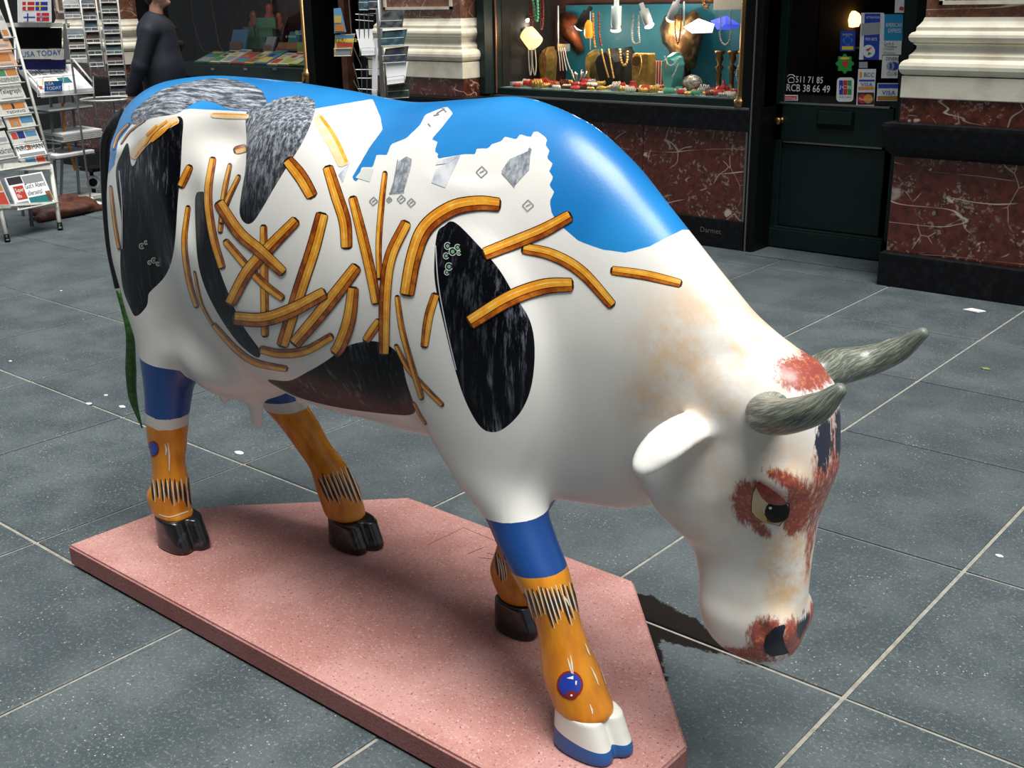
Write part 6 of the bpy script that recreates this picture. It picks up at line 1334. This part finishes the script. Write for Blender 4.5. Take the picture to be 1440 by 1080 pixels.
m_bead = mat('bead_blue', (.015, .04, .33), .25, coat=.5); m_maroon = mat('bead_maroon', (.20, .015, .015), .3)
def circ(cx, cy, rx, ry, n=18, a0=0): return [(cx+rx*math.cos(a), cy+ry*math.sin(a)) for a in np.linspace(a0, a0+2*math.pi, n, endpoint=False)]
decal('bead_rim', circ(801.5, 963, 18.5, 20), m_maroon, .0010); decal('bead', circ(801.5, 962.5, 15.5, 16.5), m_bead, .0016, dome=.0012)
decal('bead_rim', circ(804, 977, 8, 6), m_maroon, .0024); decal('bead_highlight', circ(804, 977, 1.6, 1.6, 8), m_white, .0032)
decal('bead_highlight', [(797,953),(806,950),(806,955)], m_white, .0036); decal('bead_highlight', [(809,957),(811,957),(810.5,963),(809,962)], m_white, .0034)
decal('bead_rim', circ(215.5, 631, 8.5, 11), m_maroon, .0010); decal('bead', circ(215.5, 631, 6.8, 9), m_bead, .0016)
decal('paint_drip', [(762,703),(771,705),(766,718),(763,716)], m_ffront, .0012) if False else None
# --- eye ---
def grow(poly, d):
    P = np.array(poly); c = P.mean(0); v = P-c; return c+v*(1+d/np.linalg.norm(v, axis=1))[:, None]
EYE = [(1064.4,682.8),(1060,692),(1058,704),(1058,718),(1064,725.5),(1073,732),(1086.7,735.5),(1095.5,738),(1099,733),(1106.7,726.7),(1109,715.5),(1108,708),(1098,703),(1082,698),(1073,690),(1068,682)]
m_scl = mat('eye_cream', (.62, .52, .30), .35, noise=(40, (.55, .38, .14), .5, .7)); m_iris = mat('eye_brown', (.20, .07, .01), .35, spec=.3); m_pup = mat('pupil_black', (.002, .002, .002), .25, spec=.25)
m_lid = mat('eyelid_red', (.36, .045, .02), .35, noise=(90, (.20, .02, .012), .45, .6))
rim = decal('eye_rim', grow(EYE, 1.8), m_bk, .0006, dome=.001)
eye = decal('eye', EYE, m_scl, .0012, dome=.004, step=4)
decal('iris', circ(1088.5, 715.5, 19, 18.5), m_iris, .0036, dome=.002, step=4); decal('pupil', circ(1092.5, 716.5, 17, 16.2), m_pup, .0048, dome=.0022, step=4)
decal('eye_highlight', circ(1084.6, 710, 2.3, 2.3, 8), m_white, .0085)
for p_ in ([(1076,708),(1075.5,713),(1077,718)],): strip('eye_highlight', p_, .6, [-1, 1], [m_cr], .0082, seg=4)
decal('eyelid', [(1064.5,677),(1070,675.5),(1082,681),(1093,688),(1101,696),(1107,705.5),(1098,706.5),(1082,702),(1073,694),(1067,684)], m_lid, .0045, dome=.007, step=3.5)
NOS = [(1102.5,879),(1090,883),(1078,895),(1075,907),(1077,917),(1087,922),(1103,919),(1109,917),(1103,907),(1100,895),(1104,883)]
decal('nostril_rim', grow(NOS, 1.2), m_bk, .0006); decal('nostril', NOS, mat('nostril_navy', (.008, .010, .022), .35), .0012)
# --- horns ---
m_horn = mat('grey_green_horn', (.12, .14, .11), .38, coat=.3); k = NT(m_horn)
at_ = k.n('Attribute'); at_.attribute_name = 'grain'
hn = k.noise(at_.outputs['Vector'], 9, 5, .7)
k.l(k.mix(k.ramp(hn, .42, .64), (.075, .090, .068), (.26, .275, .215)), k.b.inputs['Base Color'])
bp = k.n('Bump'); bp.inputs['Strength'].default_value = .4; bp.inputs['Distance'].default_value = .003; k.l(hn, bp.inputs['Height']); k.l(bp.outputs[0], k.b.inputs['Normal'])
def horn(pts, rad, n=28):
    P = spline([ony(x, y, Y) for x, y, Y in pts], n); t = np.linspace(0, 1, n)
    r = np.interp(t, np.linspace(0, 1, len(rad)), rad)
    rows = list(P); rr_ = list(r)
    d = P[-1]-P[-2]; d /= np.linalg.norm(d)
    for a in (.45, .8, .97): rows.append(P[-1]+d*r[-1]*a); rr_.append(r[-1]*math.sqrt(1-a*a))
    d = P[0]-P[1]; d /= np.linalg.norm(d)
    for a in (.5, .85): rows.insert(0, P[0]+d*r[0]*a); rr_.insert(0, r[0]*math.sqrt(1-a*a))
    mb = MB(); mb.tube(rows, rr_, 20); o = mb.build('horn', m_horn, cow, True)
    g_ = o.data.attributes.new('grain', 'FLOAT_VECTOR', 'POINT'); nr = len(rows)
    cum = np.concatenate([[0], np.cumsum([np.linalg.norm(rows[i+1]-rows[i]) for i in range(nr-1)])])
    vals = np.array([(math.cos(2*math.pi*j/20+cum[i]*5), math.sin(2*math.pi*j/20+cum[i]*5), cum[i]*3.2) for i in range(nr) for j in range(20)], np.float32)
    g_.data.foreach_set('vector', vals.ravel()); return o
horn([(1092,572,1.80),(1076,582,1.745),(1104,586,1.695),(1148,574,1.675),(1180,549,1.675)], [.034,.036,.032,.027,.013])
horn([(1150,526,1.93),(1176,516,1.985),(1218,508,2.03),(1262,492,2.05),(1297,469,2.05)], [.036,.038,.031,.025,.012])
# --- tail ---
m_tail = mat('black_tail', (.006, .006, .008), .4, bump=(50, .8)); m_tuft = mat('green_tail_tuft', (.012, .065, .008), .5, noise=(60, (.03, .12, .02), .4, .6))
TL = [ony(185,158,1.87), ony(158,178,1.87), ony(148,205,1.86), ony(148,245,1.86), ony(150,295,1.86), ony(155,350,1.86), ony(166,405,1.86)]
mb = MB(); P_ = spline(TL, 34); mb.tube(P_, list(np.interp(np.linspace(0, 1, 34), [0, .2, 1], [.030, .016, .011])), 10); mb.build('tail', m_tail, cow, True)
mb = MB(); P_ = spline([ony(167,408,1.86), ony(176,440,1.86), ony(183,475,1.86), ony(184,520,1.87), ony(187,560,1.88), ony(200,602,1.89)], 26)
mb.tube(P_, list(np.interp(np.linspace(0, 1, 26), [0, .3, .6, .8, 1], [.010, .011, .018, .014, .002])), 10); mb.build('tail_tuft', m_tuft, cow, True)
# --- hooves: two claws each, on the plinth ---
m_hoof = mat('black_hoof', (.008, .008, .010), .28, coat=.4, noise=(30, (.06, .06, .07), .58, .75))
m_hoofp = mat('painted_hoof', (.6, .6, .56), .4); k = NT(m_hoofp)
sp = k.n('SeparateXYZ'); k.l(k.n('NewGeometry').outputs['Position'], sp.inputs[0])
zz2 = k.math('ADD', sp.outputs[2], k.math('MULTIPLY', k.math('ADD', sp.outputs[0], 1.24), .14))
k.l(k.mix(k.math('LESS_THAN', zz2, .113), (.66, .66, .60), (.012, .085, .28)), k.b.inputs['Base Color'])
def hoof(K, m, top=.155, big=1.0):
    cx, cy = np.interp(.12, K[:, 0], K[:, 1]), K[0, 4]
    r = K[0, 2]
    lo = np.array([cx-.17, cy-.13, .055]); hi = np.array([cx+.19, cy+.13, .21]); rs = .0045
    n = np.ceil((hi-lo)/rs).astype(int)+1
    xs, ys, zs = [lo[i]+rs*np.arange(n[i]) for i in range(3)]
    X, Y, Z = xs[:, None, None], ys[None, :, None], zs[None, None, :]
    Fh = None
    for sgn in (-1, 1):
        Kc = np.array([[.0715, cx-.066*r/.08+.0, cx+.080*r/.08, .035], [.085, cx-.066*r/.08, cx+.080*r/.08, .035], [.12, cx-.064*r/.08, cx+.068*r/.08, .034], [.155, cx-.062*r/.08, cx+.054*r/.08, .033], [.19, cx-.06*r/.08, cx+.042*r/.08, .033]])
        Kc[:, 1:3] += (-.006 if sgn < 0 else .010)
        f = f_loft_z(X, Y, Z, Kc, cy+sgn*.0265, 2.3, .0715, top+.01, .008)
        f = smax(f, (X-(cx-.005))*.10+(Z-top), .006)  # sloping coronet
        Fh = f if Fh is None else smin(Fh, f, .012)
    v_, q_ = surface_nets(Fh.astype(np.float32), lo, rs)
    o = meshobj('hoof', v_, q_, m, None, True); recenter(o, (cx, cy, .0715)); put(o, cow)
for nm, K in LEGS.items(): hoof(K, m_hoofp if nm == 'front_near' else m_hoof, {'front_near': .172, 'rear_near': .172}.get(nm, .162))
